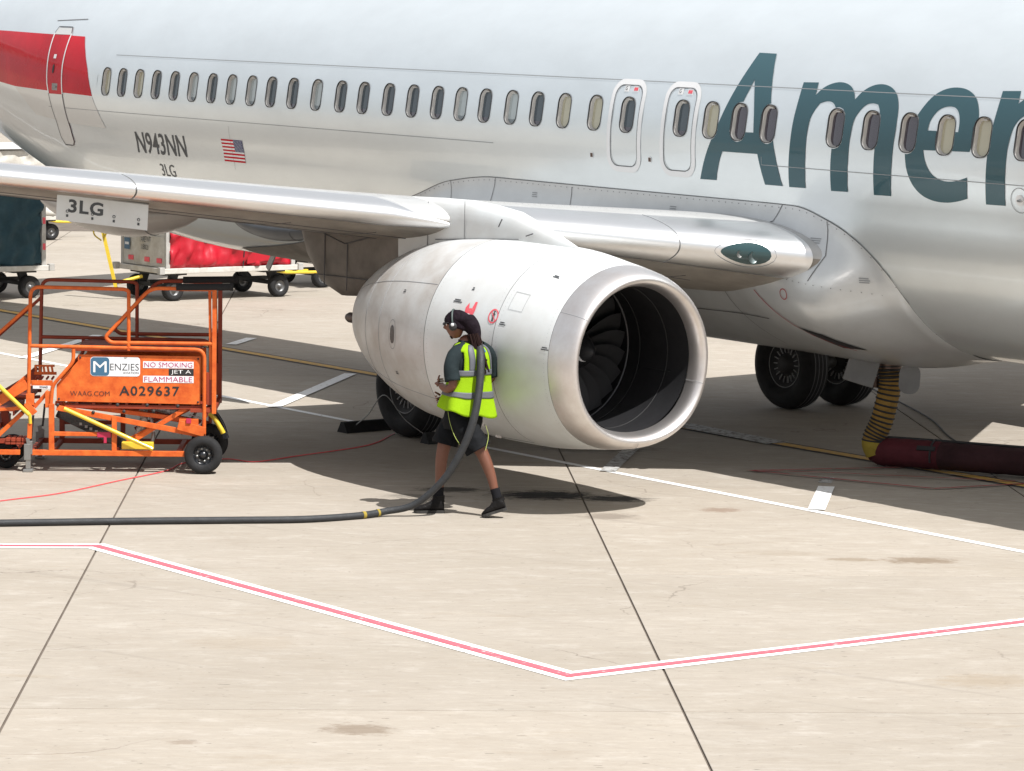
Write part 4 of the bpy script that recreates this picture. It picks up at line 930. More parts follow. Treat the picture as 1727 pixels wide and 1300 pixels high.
# hanging gear bay flap seen in front of the far gear
mb = MB(); mb.add([(4.95, -1.02, 1.27), (5.4, -.55, 1.2), (5.2, -.45, .92), (4.72, -.85, .80), (4.93, -1.0, 1.27), (5.38, -.53, 1.2), (5.18, -.43, .92), (4.70, -.83, .80)], [(0, 1, 2, 3), (7, 6, 5, 4), (0, 4, 5, 1), (1, 5, 6, 2), (2, 6, 7, 3), (3, 7, 4, 0)], False); 
g = empty('nose_landing_gear'); g.parent = JET
for yy in (-.2, .2):
    mb = MB(); mb.lathe([(-.08, .18), (-.1, .28), (-.06, .34), (.06, .34), (.1, .28), (.08, .18)], (15.6, yy, .54), 'y', 32); mb.lathe([(-.05, .18), (-.03, 0)], (15.6, yy, .54), 'y', 32); mb.build('tyre', M_tyre, g)
mb = MB(); mb.tube([(15.6, 0, .54), (15.7, 0, 1.9)], .07, 12); mb.tube([(15.6, -.2, .54), (15.6, .2, .54)], .04, 10); mb.build('strut', M_steel, g)

# ------------------------------------------------------------------ refuelling platform cart (side faces the camera)
def DR(x, y, v=0.): return Vector(((x - 343) / 163., v, (798 - y) / 161.2))    # side-elevation drawing units to metres
cart = empty('refuelling_cart', (1.48, -6.92, 0), rz=math.radians(56.05), label='orange refuelling platform cart with railings and aviation fuel signs', cat='refuelling cart')
CW = 1.0
def rail(name, pts, r=.020, m_=None, v=0., rad=.10):
    mb = MB(); mb.tube(fillet([DR(x, y, v) for x, y in pts], rad), r, 10); return mb.build(name, m_ or M_or, cart)
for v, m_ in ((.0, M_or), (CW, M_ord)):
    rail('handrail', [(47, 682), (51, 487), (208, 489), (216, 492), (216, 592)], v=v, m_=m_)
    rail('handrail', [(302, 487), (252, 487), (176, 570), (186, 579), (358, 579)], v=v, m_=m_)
    rail('handrail', [(50, 586), (344, 589), (344, 731)], v=v, m_=m_)
    rail('stair_rail', [(51, 517), (-30, 590), (-120, 668)], v=v, m_=m_, r=.018)
    mb = MB(); mb.tube([DR(296, 485, v), DR(388, 483, v)], .038, 14); mb.lathe([(0, .018), (.004, .042), (.035, .042), (.04, .018)], DR(386, 483, v), 'x', 18); mb.build('foam_sleeve', M_foam, cart)
    mb = MB(); mb.beam(DR(360.5, 487, v), DR(360.5, 697, v), .045, .045); mb.beam(DR(352, 487, v + .02), DR(355, 640, v + .02), .02, .03); mb.beam(DR(296, 489, v), DR(362, 489, v), .04, .02); mod_bevel(mb.build('post', m_, cart), .004)
    mb = MB(); mb.beam(DR(46, 765.5, v), DR(312, 765.5, v), .055, .055); mod_bevel(mb.build('base_rail', m_, cart), .004)
    mb = MB(); mb.beam(DR(-60, 765.5, v), DR(33, 765.5, v), .055, .05); mod_bevel(mb.build('base_rail', m_, cart), .004)
    mb = MB(); mb.beam(DR(86, 683, v), DR(86, 762, v), .055, .055); mb.beam(DR(192, 703, v), DR(192, 762, v), .05, .05); mb.beam(DR(90, 733.5, v), DR(172, 733.5, v), .05, .042); mod_bevel(mb.build('frame_upright', m_, cart), .004)
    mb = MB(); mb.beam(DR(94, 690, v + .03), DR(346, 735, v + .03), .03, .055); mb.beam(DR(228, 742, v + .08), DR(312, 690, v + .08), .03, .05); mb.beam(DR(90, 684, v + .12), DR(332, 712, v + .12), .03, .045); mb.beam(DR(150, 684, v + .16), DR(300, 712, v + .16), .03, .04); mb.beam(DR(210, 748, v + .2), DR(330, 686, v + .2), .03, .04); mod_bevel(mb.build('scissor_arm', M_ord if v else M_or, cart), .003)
    mb = MB()
    for x, y in ((96, 685), (156, 697), (197, 684), (208, 695), (247, 684), (258, 694), (299, 685)): mb.lathe([(-.012, 0), (-.012, .018), (.002, .018)], DR(x, y, v + .02), 'y', 10)
    mb.build('pivot_bolt', M_dark, cart)
PAN = [(130, 600), (337, 601), (337, 682), (94, 679), (94, 651), (130, 611)]
for v in (.035, CW - .035):
    v_, f_ = flat_poly([[(DR(x, y).x, DR(x, y).z) for x, y in PAN]])
    mb = MB(); n_ = len(v_); mb.add([(a, v - .006, b) for a, b in v_] + [(a, v + .006, b) for a, b in v_], f_ + [tuple(i_ + n_ for i_ in q_[::-1]) for q_ in f_], False)
    L_ = [(DR(x, y).x, DR(x, y).z) for x, y in PAN]
    for (a, b), (c_, d_) in zip(L_, L_[1:] + L_[:1]): mb.add([(a, v - .006, b), (c_, v - .006, d_), (c_, v + .006, d_), (a, v + .006, b)], [(0, 1, 2, 3)], False)
    mb.build('side_panel', M_or, cart)
pf = .0285 - .001
def cp(u, w, d=.0): return Vector((u, pf - d, w))
def sign(name, x0, y0, x1, y1, m_, d=.0015, rr_=None, parent=cart):
    a, b = DR(x0, y1), DR(x1, y0); w, h = b.x - a.x, b.z - a.z
    if rr_: vf = flat_poly([[(a.x + w / 2 + p, a.z + h / 2 + q_) for p, q_ in rrect(w / 2, h / 2, rr_, 5)]])
    else: vf = rect(a.x, a.z, w, h)
    return sheet(name, vf, lambda u, w_: cp(u, w_, d), m_, parent)
def letter(name, txt, x0, y0, x1, y1, m_, d=.004, bold=.02, parent=cart, sp_=1.0):
    a, b = DR(x0, y1), DR(x1, y0); v, f = flat_text(txt, 1, 1, bold, sp_); v = norm2(v, a.x, a.z, b.x - a.x, b.z - a.z)
    return sheet(name, (v, f), lambda u, w_: cp(u, w_, d), m_, parent)
lg = sign('company_sign', 151, 603.5, 235, 636, M_sticker, .0015, .035); sign('logo_field', 151.6, 604.2, 183, 635.3, M_menz, .0030, .034, lg)
letter('logo_letter', 'M', 156, 611, 178.5, 629.5, M_white, .0045, .0, lg); letter('sign_lettering', 'ENZIES', 184.5, 614.5, 233, 626, M_char, .0035, -.005, lg); letter('sign_lettering', 'AVIATION', 206, 628, 232.5, 631.8, M_char, .0035, 0, lg)
for (x0, y0, x1, y1, m_, t_, mt) in ((240, 610, 325.5, 621.5, M_sticker, 'NO SMOKING', M_maglet), (283.5, 622.6, 325.5, 633.8, M_gasket, 'JET A', M_white), (240, 634.4, 325.5, 646, M_sticker, 'FLAMMABLE', M_maglet)):
    s_ = sign('warning_sign', x0, y0, x1, y1, m_); w = 2.2 if t_ != 'JET A' else 4
    letter('sign_lettering', t_, x0 + w, y0 + 1.6, x1 - (2.2 if t_ != 'JET A' else 4.5), y1 - 1.6, mt, .004, -.006, s_)
letter('fleet_number', 'A029637', 200, 652, 301.5, 668.3, M_gasket, .003, .015, sp_=1.15); letter('web_lettering', 'WAAG.COM', 117, 661.5, 183.5, 669.5, M_gasket, .003, -.010)
mb = MB()
for x, y in ((134, 605), (333, 605), (333, 678), (98, 675)): mb.lathe([(-.006, 0), (-.006, .010), (.0, .011)], DR(x, y, pf), 'y', 10)
mb.build('panel_bolt', M_dark, cart)
rail('panel_rail', [(85, 683), (88, 652), (123, 612), (123, 590)], v=-.005, rad=.05)
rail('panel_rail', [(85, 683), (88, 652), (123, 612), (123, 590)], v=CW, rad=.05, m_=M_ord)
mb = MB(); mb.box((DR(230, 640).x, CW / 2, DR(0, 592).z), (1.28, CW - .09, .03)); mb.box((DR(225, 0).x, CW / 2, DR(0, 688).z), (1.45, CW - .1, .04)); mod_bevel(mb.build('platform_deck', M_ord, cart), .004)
mb = MB()
for k in range(9): mb.beam(DR(100 + k * 28, 684, .06), DR(100 + k * 28, 684, CW - .06), .03, .03)
for x, y in ((86, 765), (192, 765), (300, 765), (20, 765), (360, 690), (345, 700), (51, 765), (-50, 765)): mb.beam(DR(x, y, .0), DR(x, y, CW), .045, .045)
mb.build('cross_member', M_ord, cart)
# right-hand lower plates, brackets, cylinder, hoses
mb = MB(); mb.box(DR(358, 655, CW - .04) + Vector((-.03, 0, 0)), (.075, .05, .34)); mod_bevel(mb.build('mast_plate', M_ord, cart), .003)
mb = MB(); mb.box(DR(358, 655, .04) + Vector((-.03, 0, 0)), (.075, .05, .34)); mb.beam(DR(320, 692, .02), DR(356, 692, .02), .04, .04); mod_bevel(mb.build('mast_plate', M_ord, cart), .003)
mb = MB(); mb.box(DR(318, 712, .0), (.20, .03, .075)); mb.beam(DR(300, 716, -.01), DR(345, 728, -.01), .04, .10); mod_bevel(mb.build('hinge_plate', M_or, cart), .003)
mb = MB(); mb.box(DR(175, 734, -.02), (.14, .03, .055)); mb.beam(DR(177, 738, -.02), DR(177, 748, -.02), .03, .03); mod_bevel(mb.build('red_bracket', M_mag, cart), .003); mb = MB(); mb.box(DR(318, 709, -.03), (.05, .03, .05)); mod_bevel(mb.build('red_bracket', M_mag, cart), .003)
mb = MB(); mb.beam(DR(91, 702, .30), DR(206, 757, .30), .10, .105); mod_bevel(mb.build('lift_cylinder', M_blk2, cart), .008)
mb = MB()
for t in (.35, .43, .5, .58): p = DR(91 + 115 * t, 702 + 55 * t, .24); mb.box(p, (.028, .012, .028))
mb.build('cylinder_cutout', M_steel, cart)
mb = MB(); mb.tube([DR(108, 690, -.05), DR(258, 757, -.05)], .022, 12); mb.build('prop_bar', M_yell, cart); mb = MB(); mb.box(DR(231, 753, .06), (.33, .10, .075)); mod_bevel(mb.build('yellow_bracket', M_yell, cart), .006)
mb = MB(); mb.tube(spline([DR(300, 700, .2), DR(243, 690, .25), DR(238, 715, .25), DR(228, 742, .25)]), .045, 10); mb.build('chain_hose', mat('speckled_chain_cover', (.16, .15, .15), .5, .4, var=.9, vscale=30, var2=(.7, .7, .7)), cart)
mb = MB(); mb.tube(spline([DR(252, 758, .1), DR(256, 735, .15), DR(250, 700, .2)]), .02, 8); mb.tube(spline([DR(318, 700, .05), DR(340, 706, .03), DR(336, 716, .02), DR(322, 716, .03)]), .008, 6); mb.tube(spline([DR(300, 650, .5), DR(326, 690, .4), DR(318, 715, .3), DR(300, 740, .4)]), .016, 7); mb.build('hydraulic_line', M_steel, cart)
mb = MB(); mb.tube(spline([DR(338, 705, CW * .62), DR(352, 713, CW * .62), DR(366, 733, CW * .6), DR(371, 742, CW * .6)]), .026, 10); mb.build('yellow_hose', M_yell, cart)
mb = MB(); mb.tube(spline([DR(330, 700, CW * .8), DR(352, 708, CW * .8), DR(368, 728, CW * .75), DR(377, 752, CW * .7)]), .022, 10); mb.tube(spline([DR(357, 712, .6), DR(359, 700, .6)]), .01, 6); mb.box(DR(374, 746, .6), (.05, .05, .06)); mb.build('black_hose', M_blk2, cart)
# wheels
def cart_wheel(x, y0, r, v, parent, ty='tyre', w=.16):
    mb = MB(); c_ = DR(x, y0, v); mb.lathe([(-w * .35, r * .52), (-w * .5, r * .6), (-w * .5, r * .86), (-w * .38, r * .97), (0, r), (w * .38, r * .97), (w * .5, r * .86), (w * .5, r * .6), (w * .35, r * .52)], c_, 'y', 44); t_ = mb.build(ty, M_tyre, parent)
    mb = MB(); mb.lathe([(-w * .36, r * .54), (-w * .30, r * .50), (-w * .16, r * .44), (-w * .16, r * .2), (-w * .34, r * .18), (-w * .36, 0)], c_, 'y', 32); mb.lathe([(w * .36, r * .54), (w * .16, r * .44), (w * .2, 0)], c_, 'y', 32); mb.build('rim', M_blk2, t_)
    mb = MB()
    for k in range(8):
        a = k * math.pi / 4 + .2; mb.lathe([(-w * .16 - .014, 0), (-w * .16 - .014, r * (.055 if k % 2 else .075)), (-w * .16, r * .07)], c_ + Vector((r * .33 * math.cos(a), 0, r * .33 * math.sin(a))), 'y', 8)
    mb.build('wheel_nut', M_steel, t_); return t_
wr = 32.5 / 163
cart_wheel(343, 798 - wr * 161.2, wr, -.02, cart); cart_wheel(343, 798 - wr * 161.2, wr, CW + .02, cart)
cart_wheel(4, 798 - .145 * 161.2, .145, .25, cart, w=.1); cart_wheel(4, 798 - .145 * 161.2, .145, CW - .2, cart, w=.1)
mb = MB(); mb.tube([DR(343, 798 - wr * 161.2, 0), DR(343, 798 - wr * 161.2, CW)], .03, 10); mb.build('axle', M_dark, cart)
# stabiliser jacks, stair treads, left-hand structure
for v in (-.02, CW + .02):
    mb = MB(); mb.box(DR(46, 764, v), (.07, .07, .17)); mb.box(DR(47, 784, v), (.05, .05, .11)); mb.box(DR(47, 795.5, v), (.10, .10, .03)); mb.box(DR(52, 757, v), (.03, .05, .14)); mb.beam(DR(46, 740, v), DR(49, 755, v), .05, .04); mod_bevel(mb.build('stabiliser_jack', M_steel, cart), .005)
    mb = MB(); mb.tube([DR(55, 703, v + .03), DR(51, 742, v + .03)], .012, 8); mb.build('gas_strut', M_blk2, cart)
mb = MB(); mb.tube([DR(-60, 598, -.05), DR(49, 701, -.05)], .022, 12); mb.tube([DR(50, 700, -.05), DR(51, 716, -.04)], .018, 10); mb.build('prop_bar', M_yell, cart)
mb = MB(); mb.beam(DR(50, 716, -.02), DR(49, 742, -.02), .05, .045); mb.beam(DR(43, 682, .0), DR(58, 700, .0), .05, .06); mb.box(DR(50, 676, .0), (.085, .04, .12)); mb.box(DR(80, 676, .02), (.06, .05, .17)); mb.beam(DR(56, 690, .05), DR(80, 663, .05), .04, .04); mod_bevel(mb.build('knee_bracket', M_or, cart), .004)
for k, v in enumerate((.0, CW)):
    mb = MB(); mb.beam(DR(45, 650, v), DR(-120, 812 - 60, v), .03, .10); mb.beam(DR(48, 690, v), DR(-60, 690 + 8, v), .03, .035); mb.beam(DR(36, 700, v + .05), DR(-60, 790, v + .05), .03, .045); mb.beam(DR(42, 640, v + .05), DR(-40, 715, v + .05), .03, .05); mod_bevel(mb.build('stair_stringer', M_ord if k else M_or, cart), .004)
for k in range(6):
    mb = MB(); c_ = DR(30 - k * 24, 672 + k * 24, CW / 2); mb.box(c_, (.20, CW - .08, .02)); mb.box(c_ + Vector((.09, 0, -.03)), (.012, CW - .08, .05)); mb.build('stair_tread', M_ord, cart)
mb = MB()
for k in range(5):
    x = 55 + k * 7
    mb.beam(DR(x, 638, .3), DR(x - 3, 625, .34), .02, .022, (0, 1, 0)); 
mb.beam(DR(51, 625, .34), DR(85, 625, .34), .02, .02); mb.beam(DR(51, 637, .3), DR(89, 637, .3), .02, .03); mb.beam(DR(50, 650, .1), DR(86, 650, .1), .03, .055); mb.build('step_grille', M_or, cart)
mb = MB()
for k in range(4): mb.tube([DR(56 + k * 9, 645, .2), DR(60 + k * 9, 640, .15)], .012, 6)
mb.build('step_slot', M_ord, cart)
sheet('maker_plate', rect(DR(53, 0).x, DR(0, 659.5).z, .18, .034), lambda u, w_: Vector((u, .078, w_)), M_sticker, cart)
letter('plate_lettering', 'WAAG', 64, 654.6, 78, 658.2, M_char, -.0475 - .0, .03)
mb = MB()
for k in range(4): mb.box(DR(12 + k * 9, 745, .12), (.045, .22, .04)); mb.box(DR(12 + k * 9, 751, .12), (.05, .24, .02))
mb.beam(DR(-40, 748, .1), DR(44, 748, .1), .10, .05); mb.beam(DR(0, 700, .3), DR(6, 730, .3), .12, .08); mod_bevel(mb.build('lower_step', M_ord, cart), .004)
mb = MB(); mb.box(DR(148, 790, .5) + Vector((0, 0, .12)), (1.2, .5, .02)); 

# ------------------------------------------------------------------ baggage carts
def drape(name, x, y0, y1, z0, z1, m_, parent, amp=.05, seed=0, sag=False):
    NY, NZ = 46, 26; V = []; F = []
    for i in range(NY + 1):
        for j in range(NZ + 1):
            u, v = i / NY, j / NZ; y = y0 + (y1 - y0) * u; z = z0 + (z1 - z0) * v
            w = noise.noise(Vector((u * 5 + seed, v * 1.6, seed))) * .7 + noise.noise(Vector((u * 15 + seed, v * 5, 3))) * .8 + .9 * abs(noise.noise(Vector((u * 9 - v * 5, v * 7 + seed, 9))))
            k = amp * w * (1 - v * .3)
            if sag: k += .10 * math.exp(-((u - .62) / .12) ** 2 - ((v - .30) / .16) ** 2) - .06 * math.exp(-((u - .45) / .08) ** 2 - ((v - .2) / .2) ** 2)
            V.append((x + k, y, z))
    for i in range(NY):
        for j in range(NZ): a = i * (NZ + 1) + j; F.append((a, a + NZ + 1, a + NZ + 2, a + 1))
    mb = MB(); mb.add(V, F, True); o = mb.build(name, m_, parent, fix=False); s_ = o.modifiers.new('s', 'SOLIDIFY'); s_.thickness = .004; return o
def baggage_cart(loc, rz, label, curtain, seed, tow=True, open_side=False):
    r = empty('baggage_cart', loc, rz, label=label, cat='baggage cart', group='baggage carts beyond the airliner')
    HX, HY, ZB_, ZT_ = .80, 1.30, .56, 2.15
    mb = MB(); mb.box((0, 0, ZB_ - .03), (2 * HX + .04, 2 * HY + .12, .09)); mod_bevel(mb.build('deck', M_dirtyw, r), .008)
    for sx_ in (-1, 1):
        for sy_ in (-1, 1): mb = MB(); mb.box((sx_ * (HX - .03), sy_ * (HY - .035), (ZB_ + ZT_) / 2), (.07, .08, ZT_ - ZB_)); mb.box((sx_ * (HX + .0), sy_ * (HY + .10), ZB_ - .02), (.10, .10, .12)); mod_bevel(mb.build('corner_post', M_alu, r), .006)
    mb = MB(); mb.box((0, 0, ZT_ + .03), (2 * HX + .06, 2 * HY + .06, .06)); mb.box((0, 0, ZT_ + .075), (2 * HX - .2, 2 * HY - .2, .03)); mod_bevel(mb.build('roof', M_white, r), .01)
    for sy_ in (-1, 1):
        mb = MB(); zz = [ZB_ + .02, ZB_ + .55, ZB_ + .95, ZB_ + 1.3, ZT_]
        for a, b in zip(zz, zz[1:]): mb.box((0, sy_ * (HY - .02), (a + b) / 2), (2 * HX - .12, .02, b - a - .012)); mb.box((0, sy_ * (HY - .005), b - .006), (2 * HX - .12, .02, .022))
        mod_bevel(mb.build('end_panel', M_dirtyw, r), .003)
    cu = drape('curtain', HX - .05, -HY + .06, HY - .06, ZB_ + .02, ZT_ - .03, curtain, r, .13, seed, open_side)
    if open_side:
        mb = MB(); mb.tube([(HX + .03, .22, ZB_ + .02), (HX + .035, .24, ZB_ + .32)], .012, 6); mb.box((HX + .02, .42, ZB_ + .27), (.02, .34, .06)); mb.build('tie_strap', M_gasket, cu)
        mb = MB(); mb.add([(HX + .035, .30, ZB_ + .06), (HX + .05, .95, ZB_ + .14), (HX + .04, 1.15, ZB_ + .30), (HX + .07, .62, ZB_ + .36), (HX + .05, .30, ZB_ + .24)], [(0, 1, 2, 3, 4)], True); mb.build('loose_flap', M_redc, cu)
    else:
        mb = MB(); mb.add([(HX + .03, .2, ZB_ + .2), (HX + .02, .25, ZB_ + .75), (HX + .03, -.35, ZB_ + .70), (HX + .05, -.4, ZB_ + .12)], [(0, 1, 2, 3)], True); o = mb.build('loose_flap', curtain, cu)
    drape('curtain', -HX + .05, -HY + .06, HY - .06, ZB_ + .02, ZT_ - .03, curtain, r, -.05, seed + 4)
    mb = MB()
    for yy in (-1, 1): mb.beam((-.55, yy * 1.07, .24), (.55, yy * 1.07, .24), .07, .07); mb.beam((.5, yy * .95, .54), (.5, yy * 1.05, .26), .10, .14); mb.beam((-.5, yy * .95, .54), (-.5, yy * 1.05, .26), .10, .14); mb.box((0, yy * 1.0, .48), (1.2, .45, .08))
    mb.beam((0, -1.2, .30), (0, 1.2, .30), .10, .06); mb.build('chassis', M_dark, r)
    for sx_ in (-1, 1):
        for sy_ in (-1, 1):
            mb = MB(); rr_ = .195; w = .15; c_ = (sx_ * .62, sy_ * 1.07, rr_); mb.lathe([(-w * .4, rr_ * .5), (-w * .5, rr_ * .65), (-w * .5, rr_ * .88), (-w * .3, rr_), (w * .3, rr_), (w * .5, rr_ * .88), (w * .5, rr_ * .65), (w * .4, rr_ * .5)], c_, 'x', 32); t_ = mb.build('wheel', M_tyre, r)
            mb = MB()
            for sg in (-1, 1): mb.lathe([(sg * w * .42, rr_ * .52), (sg * w * .2, rr_ * .42), (sg * w * .25, rr_ * .2), (sg * w * .5, rr_ * .14), (sg * w * .5, 0)], c_, 'x', 24)
            mb.build('rim', M_rim, t_)
    mb = MB()
    for x, sy_ in ((-.45, -1), (.12, -1), (.55, -1)): mb.box((x, sy_ * (HY - .002), ZB_ + .14), (.17, .012, .08))
    for z in (.9, 1.35): mb.box((HX + .008, HY - .035, z), (.012, .05, .11))
    mb.build('red_reflector', M_redp, r)
    if tow:
        mb = MB(); mb.tube([(.1, HY + .05, .42), (.1, HY + .25, .38), (.05, HY + 1.15, .36)], .028, 8); mb.tube([(-.15, HY + .05, .42), (.0, HY + .45, .38)], .022, 8); mb.box((.06, HY + .62, .40), (.05, .22, .05)); mb.build('tow_bar', M_yell, r)
    return r
bc1 = baggage_cart((-18.12, 4.60, 0), 0, 'white baggage cart with crumpled red side curtain seen under the wing', M_redc, 2, True, True)
# print on its end panel
v, f = flat_text('TARE WT', 1, .8, .01); v = norm2(v, -.12, .995, .40, .10); sheet('tare_lettering', (v, f), lambda x, z: Vector((x, -1.314, z)), M_char, bc1)
v, f = flat_text('1802', 1, .8, .01); v = norm2(v, -.06, .865, .24, .09); sheet('tare_lettering', (v, f), lambda x, z: Vector((x, -1.314, z)), M_char, bc1)
sheet('blue_sticker', rect(-.66, .84, .20, .20), lambda x, z: Vector((x, -1.316, z)), M_menz, bc1); sheet('sticker_print', rect(-.63, .92, .14, .045), lambda x, z: Vector((x, -1.319, z)), M_sticker, bc1)
mb = MB(); mb.tube([(.05, -1.35, .40), (-.05, -1.75, .30)], .03, 8); mb.beam((-.10, -1.78, .18), (-.30, -2.02, 1.50), .07, .05); mb.tube(spline([(-.26, -1.98, 1.3), (-.12, -1.95, 1.42), (-.08, -1.95, 1.25), (-.2, -1.97, 1.05)]), .014, 7); mb.tube(spline([(-.30, -2.0, 1.35), (-.44, -2.02, 1.3), (-.46, -2.02, 1.12), (-.28, -1.98, 1.02)]), .014, 7); mb.build('raised_tow_bar', M_yell, bc1)
bc2 = baggage_cart((-19.72, .52, 0), 0, 'baggage cart with dark teal curtain at the left edge under the wing tip side', M_teald, 7, False)
bc3 = baggage_cart((-19.55, 8.55, 0), 0, 'baggage cart hidden behind the belly with only its wheels showing', M_teald, 11, False)
bc4 = baggage_cart((-33.7, 8.15, 0), 0, 'distant white baggage cart with yellow tow bar on the open apron', M_dirtyw, 5, True)
bc4.scale = (1.15, 1.0, .95)

# long white service truck far behind the tail
tr = empty('service_truck', (-62, 15, 0), label='long white service truck parked far beyond the tail', cat='truck')
mb = MB(); mb.box((0, 0, 1.35), (2.3, 9, .14)); mb.box((0, 0, 1.90), (2.4, 9.2, .10)); mod_bevel(mb.build('deck', M_white, tr), .01)
mb = MB(); mb.box((0, 2.9, 1.0), (2.2, 3.2, .9)); mb.box((0, -3.4, 1.6), (2.2, 1.7, .7)); mod_bevel(mb.build('body', M_white, tr), .03)
mb = MB(); mb.box((0, -.6, .85), (2.1, 3.6, .35)); mb.build('chassis', M_dark, tr)
mb = MB()
for k in range(8): mb.box((1.21, -4.2 + k * 1.15, 1.90), (.01, .35, .07))
mb.build('red_reflector', M_redp, tr)
mb = MB()
for k in range(3): mb.box((.9, -1.2 + k * .55, 1.55), (.3, .45, .3))
mb.build('teal_crate', M_teald, tr)
mb = MB(); mb.box((1.15, 1.85, 1.6), (.02, .3, .25)); mb.build('yellow_label', M_yell, tr)
for yy in (-3.4, 3.4):
    for xx in (-.9, .9):
        mb = MB(); mb.lathe([(-.14, .2), (-.16, .42), (-.1, .47), (.1, .47), (.16, .42), (.14, .2)], (xx, yy, .47), 'x', 24); mb.lathe([(.13, .22), (.10, 0)], (xx, yy, .47), 'x', 16); mb.build('wheel', M_tyre, tr)

# ------------------------------------------------------------------ wheel chocks
def chock(loc, rz, L, label):
    mb = MB(); prof = [(-.10, 0), (.10, 0), (.085, .03), (.03, .125), (-.03, .125), (-.085, .03)]
    mb.loft([[Vector((a, y, b)) for a, b in prof] for y in (-L / 2, -L / 2 + .02, L / 2 - .02, L / 2)], smooth=False); o = mb.build('wheel_chock', M_black); o.location = loc; o.rotation_euler = (0, 0, rz); mod_bevel(o, .008)
    return tag(o, label, 'wheel chock', 'chocks at the main gear')
chock((-.70, -3.42, 0), .05, .78, 'black chock against the rear of the near main wheel'); chock((.62, -3.22, 0), -.06, .62, 'black chock in front of the near main wheel')
cd = MB(); cd.tube(spline([(-.55, -3.70, .10), (-.3, -3.70, .25), (.0, -3.68, .5), (.3, -3.6, .25), (.58, -3.5, .09)]), .006, 5); o = cd.build('chock_rope', M_steel); tag(o, 'thin pale rope joining the two chocks behind the engine', 'rope')

# ------------------------------------------------------------------ conditioned-air hose and duct
ah = empty('conditioned_air_hose', (4.65, -.2, 0), label='ribbed yellow and black air hose plugged into the belly', cat='air hose')
base = Vector((4.65, -.2, 0))
top_, bot_ = Vector((4.66, -.22, 1.10)), Vector((4.50, -.40, .20))
pth = spline([top_, Vector((4.67, -.22, .85)), Vector((4.62, -.27, .50)), Vector((4.56, -.33, .28)), Vector((4.60, -.30, .14))], 12)
mb = MB(); mb.tube([p - base for p in pth], .120, 20); mb.build('hose_body', M_hosey, ah)
mb = MB(); q_ = spline(pth[::1], 4); L_ = 0; last = None
for i in range(0, 37, 2):
    p = pth[i]; t = (pth[min(i + 1, len(pth) - 1)] - pth[max(0, i - 1)]).normalized(); a = t.cross(Vector((1, 0, 0))).normalized(); b = t.cross(a)
    rb = MB(); rb.tube([p - base + (a * math.cos(k * .314) + b * math.sin(k * .314)) * .122 for k in range(20)], .011 if i > 6 else .017, 6, closed=True); rb.build('hose_ring', M_gasket, ah)
mb = MB(); mb.tube([p - base for p in pth[36:]], .128, 20); mb.build('lower_sleeve', M_hoseyb, ah)
mb = MB(); mb.tube([top_ - base + Vector((0, 0, .12)), top_ - base], .10, 20); mb.tube([top_ - base + Vector((0, 0, .03)), top_ - base + Vector((0, 0, -.02))], .135, 20); mb.box((-.08, -.10, .92), (.05, .08, .12)); mb.build('coupling', M_burn, ah)
du = empty('air_duct', (4.6, -.2, 0), label='long maroon fabric air duct lying on the apron', cat='air duct')
dpath = spline([Vector((4.50, -.30, .15)), Vector((4.75, -.18, .165)), Vector((5.4, .12, .17)), Vector((6.4, .62, .17)), Vector((8.5, 1.72, .17)), Vector((12, 3.6, .17))], 10)
def drings(P, r0, N=28):
    rr = []
    for i, p in enumerate(P):
        t = (P[min(i + 1, len(P) - 1)] - P[max(0, i - 1)]).normalized(); a = t.cross(Vector((0, 0, 1))).normalized()
        r = r0 * (1 + .02 * math.sin(i * 2.1)) * (1 if i > 7 else .62 + .38 * math.sin(i / 7 * 1.57))
        R = []
        for k in range(N):
            th = 2 * math.pi * k / N; rad = r * (1 + .03 * noise.noise(Vector((i * .3, math.cos(th) * 2, math.sin(th) * 2)))); z = rad * math.sin(th) * .92
            R.append(p - Vector((4.6, -.2, 0)) + a * rad * 1.06 * math.cos(th) + Vector((0, 0, z)))
        for q2 in R: q2.z = max(.003, q2.z)
        rr.append(R)
    return rr
mb = MB(); mb.loft(drings(dpath[:19], .168)); mb.build('duct_cap', M_ductred, du); mb = MB(); mb.loft(drings(dpath, .163)[14:]); mb.build('duct_body', M_duct, du)
mb = MB(); P_ = [p + Vector((0, 0, .158)) - Vector((4.6, -.2, 0)) for p in dpath[4:]]
mb.tube(P_, .016, 6); mb.tube([p + Vector((-.0, -.0, 0)) for p in [Vector((dpath[17].x - 4.6 + .175 * 1.03 * math.sin(math.radians(28)) * math.cos(t), dpath[17].y + .2 - .175 * 1.03 * math.cos(math.radians(28)) * math.cos(t), .17 + .165 * math.sin(t))) for t in [k * .26 - .4 for k in range(14)]]], .012, 6)
mb.build('duct_zip', M_gasket, du)
mb = MB(); c_ = dpath[16] - Vector((4.6, -.2, 0)); mb.box(c_ + Vector((.10, -.13, .085)), (.20, .02, .05), Matrix.Rotation(math.radians(28), 3, 'Z') @ Matrix.Rotation(math.radians(-35), 3, 'X')); mb.build('duct_strap', M_gasket, du)
cb = MB(); cb.tube(spline([(-3, 5.9, .012), (-.9, 4.75, .012), (1.6, 3.3, .012), (3.4, 2.0, .012), (5.2, 1.0, .012)]), .009, 6); o = cb.build('ground_cable', M_gasket); tag(o, 'thin black cable running from the duct under the fuselage', 'cable')
rc = MB(); rc.tube(spline([(2.6, -11, .008), (2.24, -9.64, .008), (2.07, -8.91, .008), (1.58, -7.98, .008), (1.17, -7.19, .008), (.74, -6.73, .008), (.67, -6.17, .008), (1.03, -6.02, .010), (.84, -5.38, .008), (.46, -4.21, .008), (-.29, -3.34, .008)]), .0062, 6)
o = rc.build('bonding_cable', mat('pink_red_cable', (.80, .09, .10), .4)); tag(o, 'thin red bonding cable lying across the concrete past the cart wheel', 'cable')

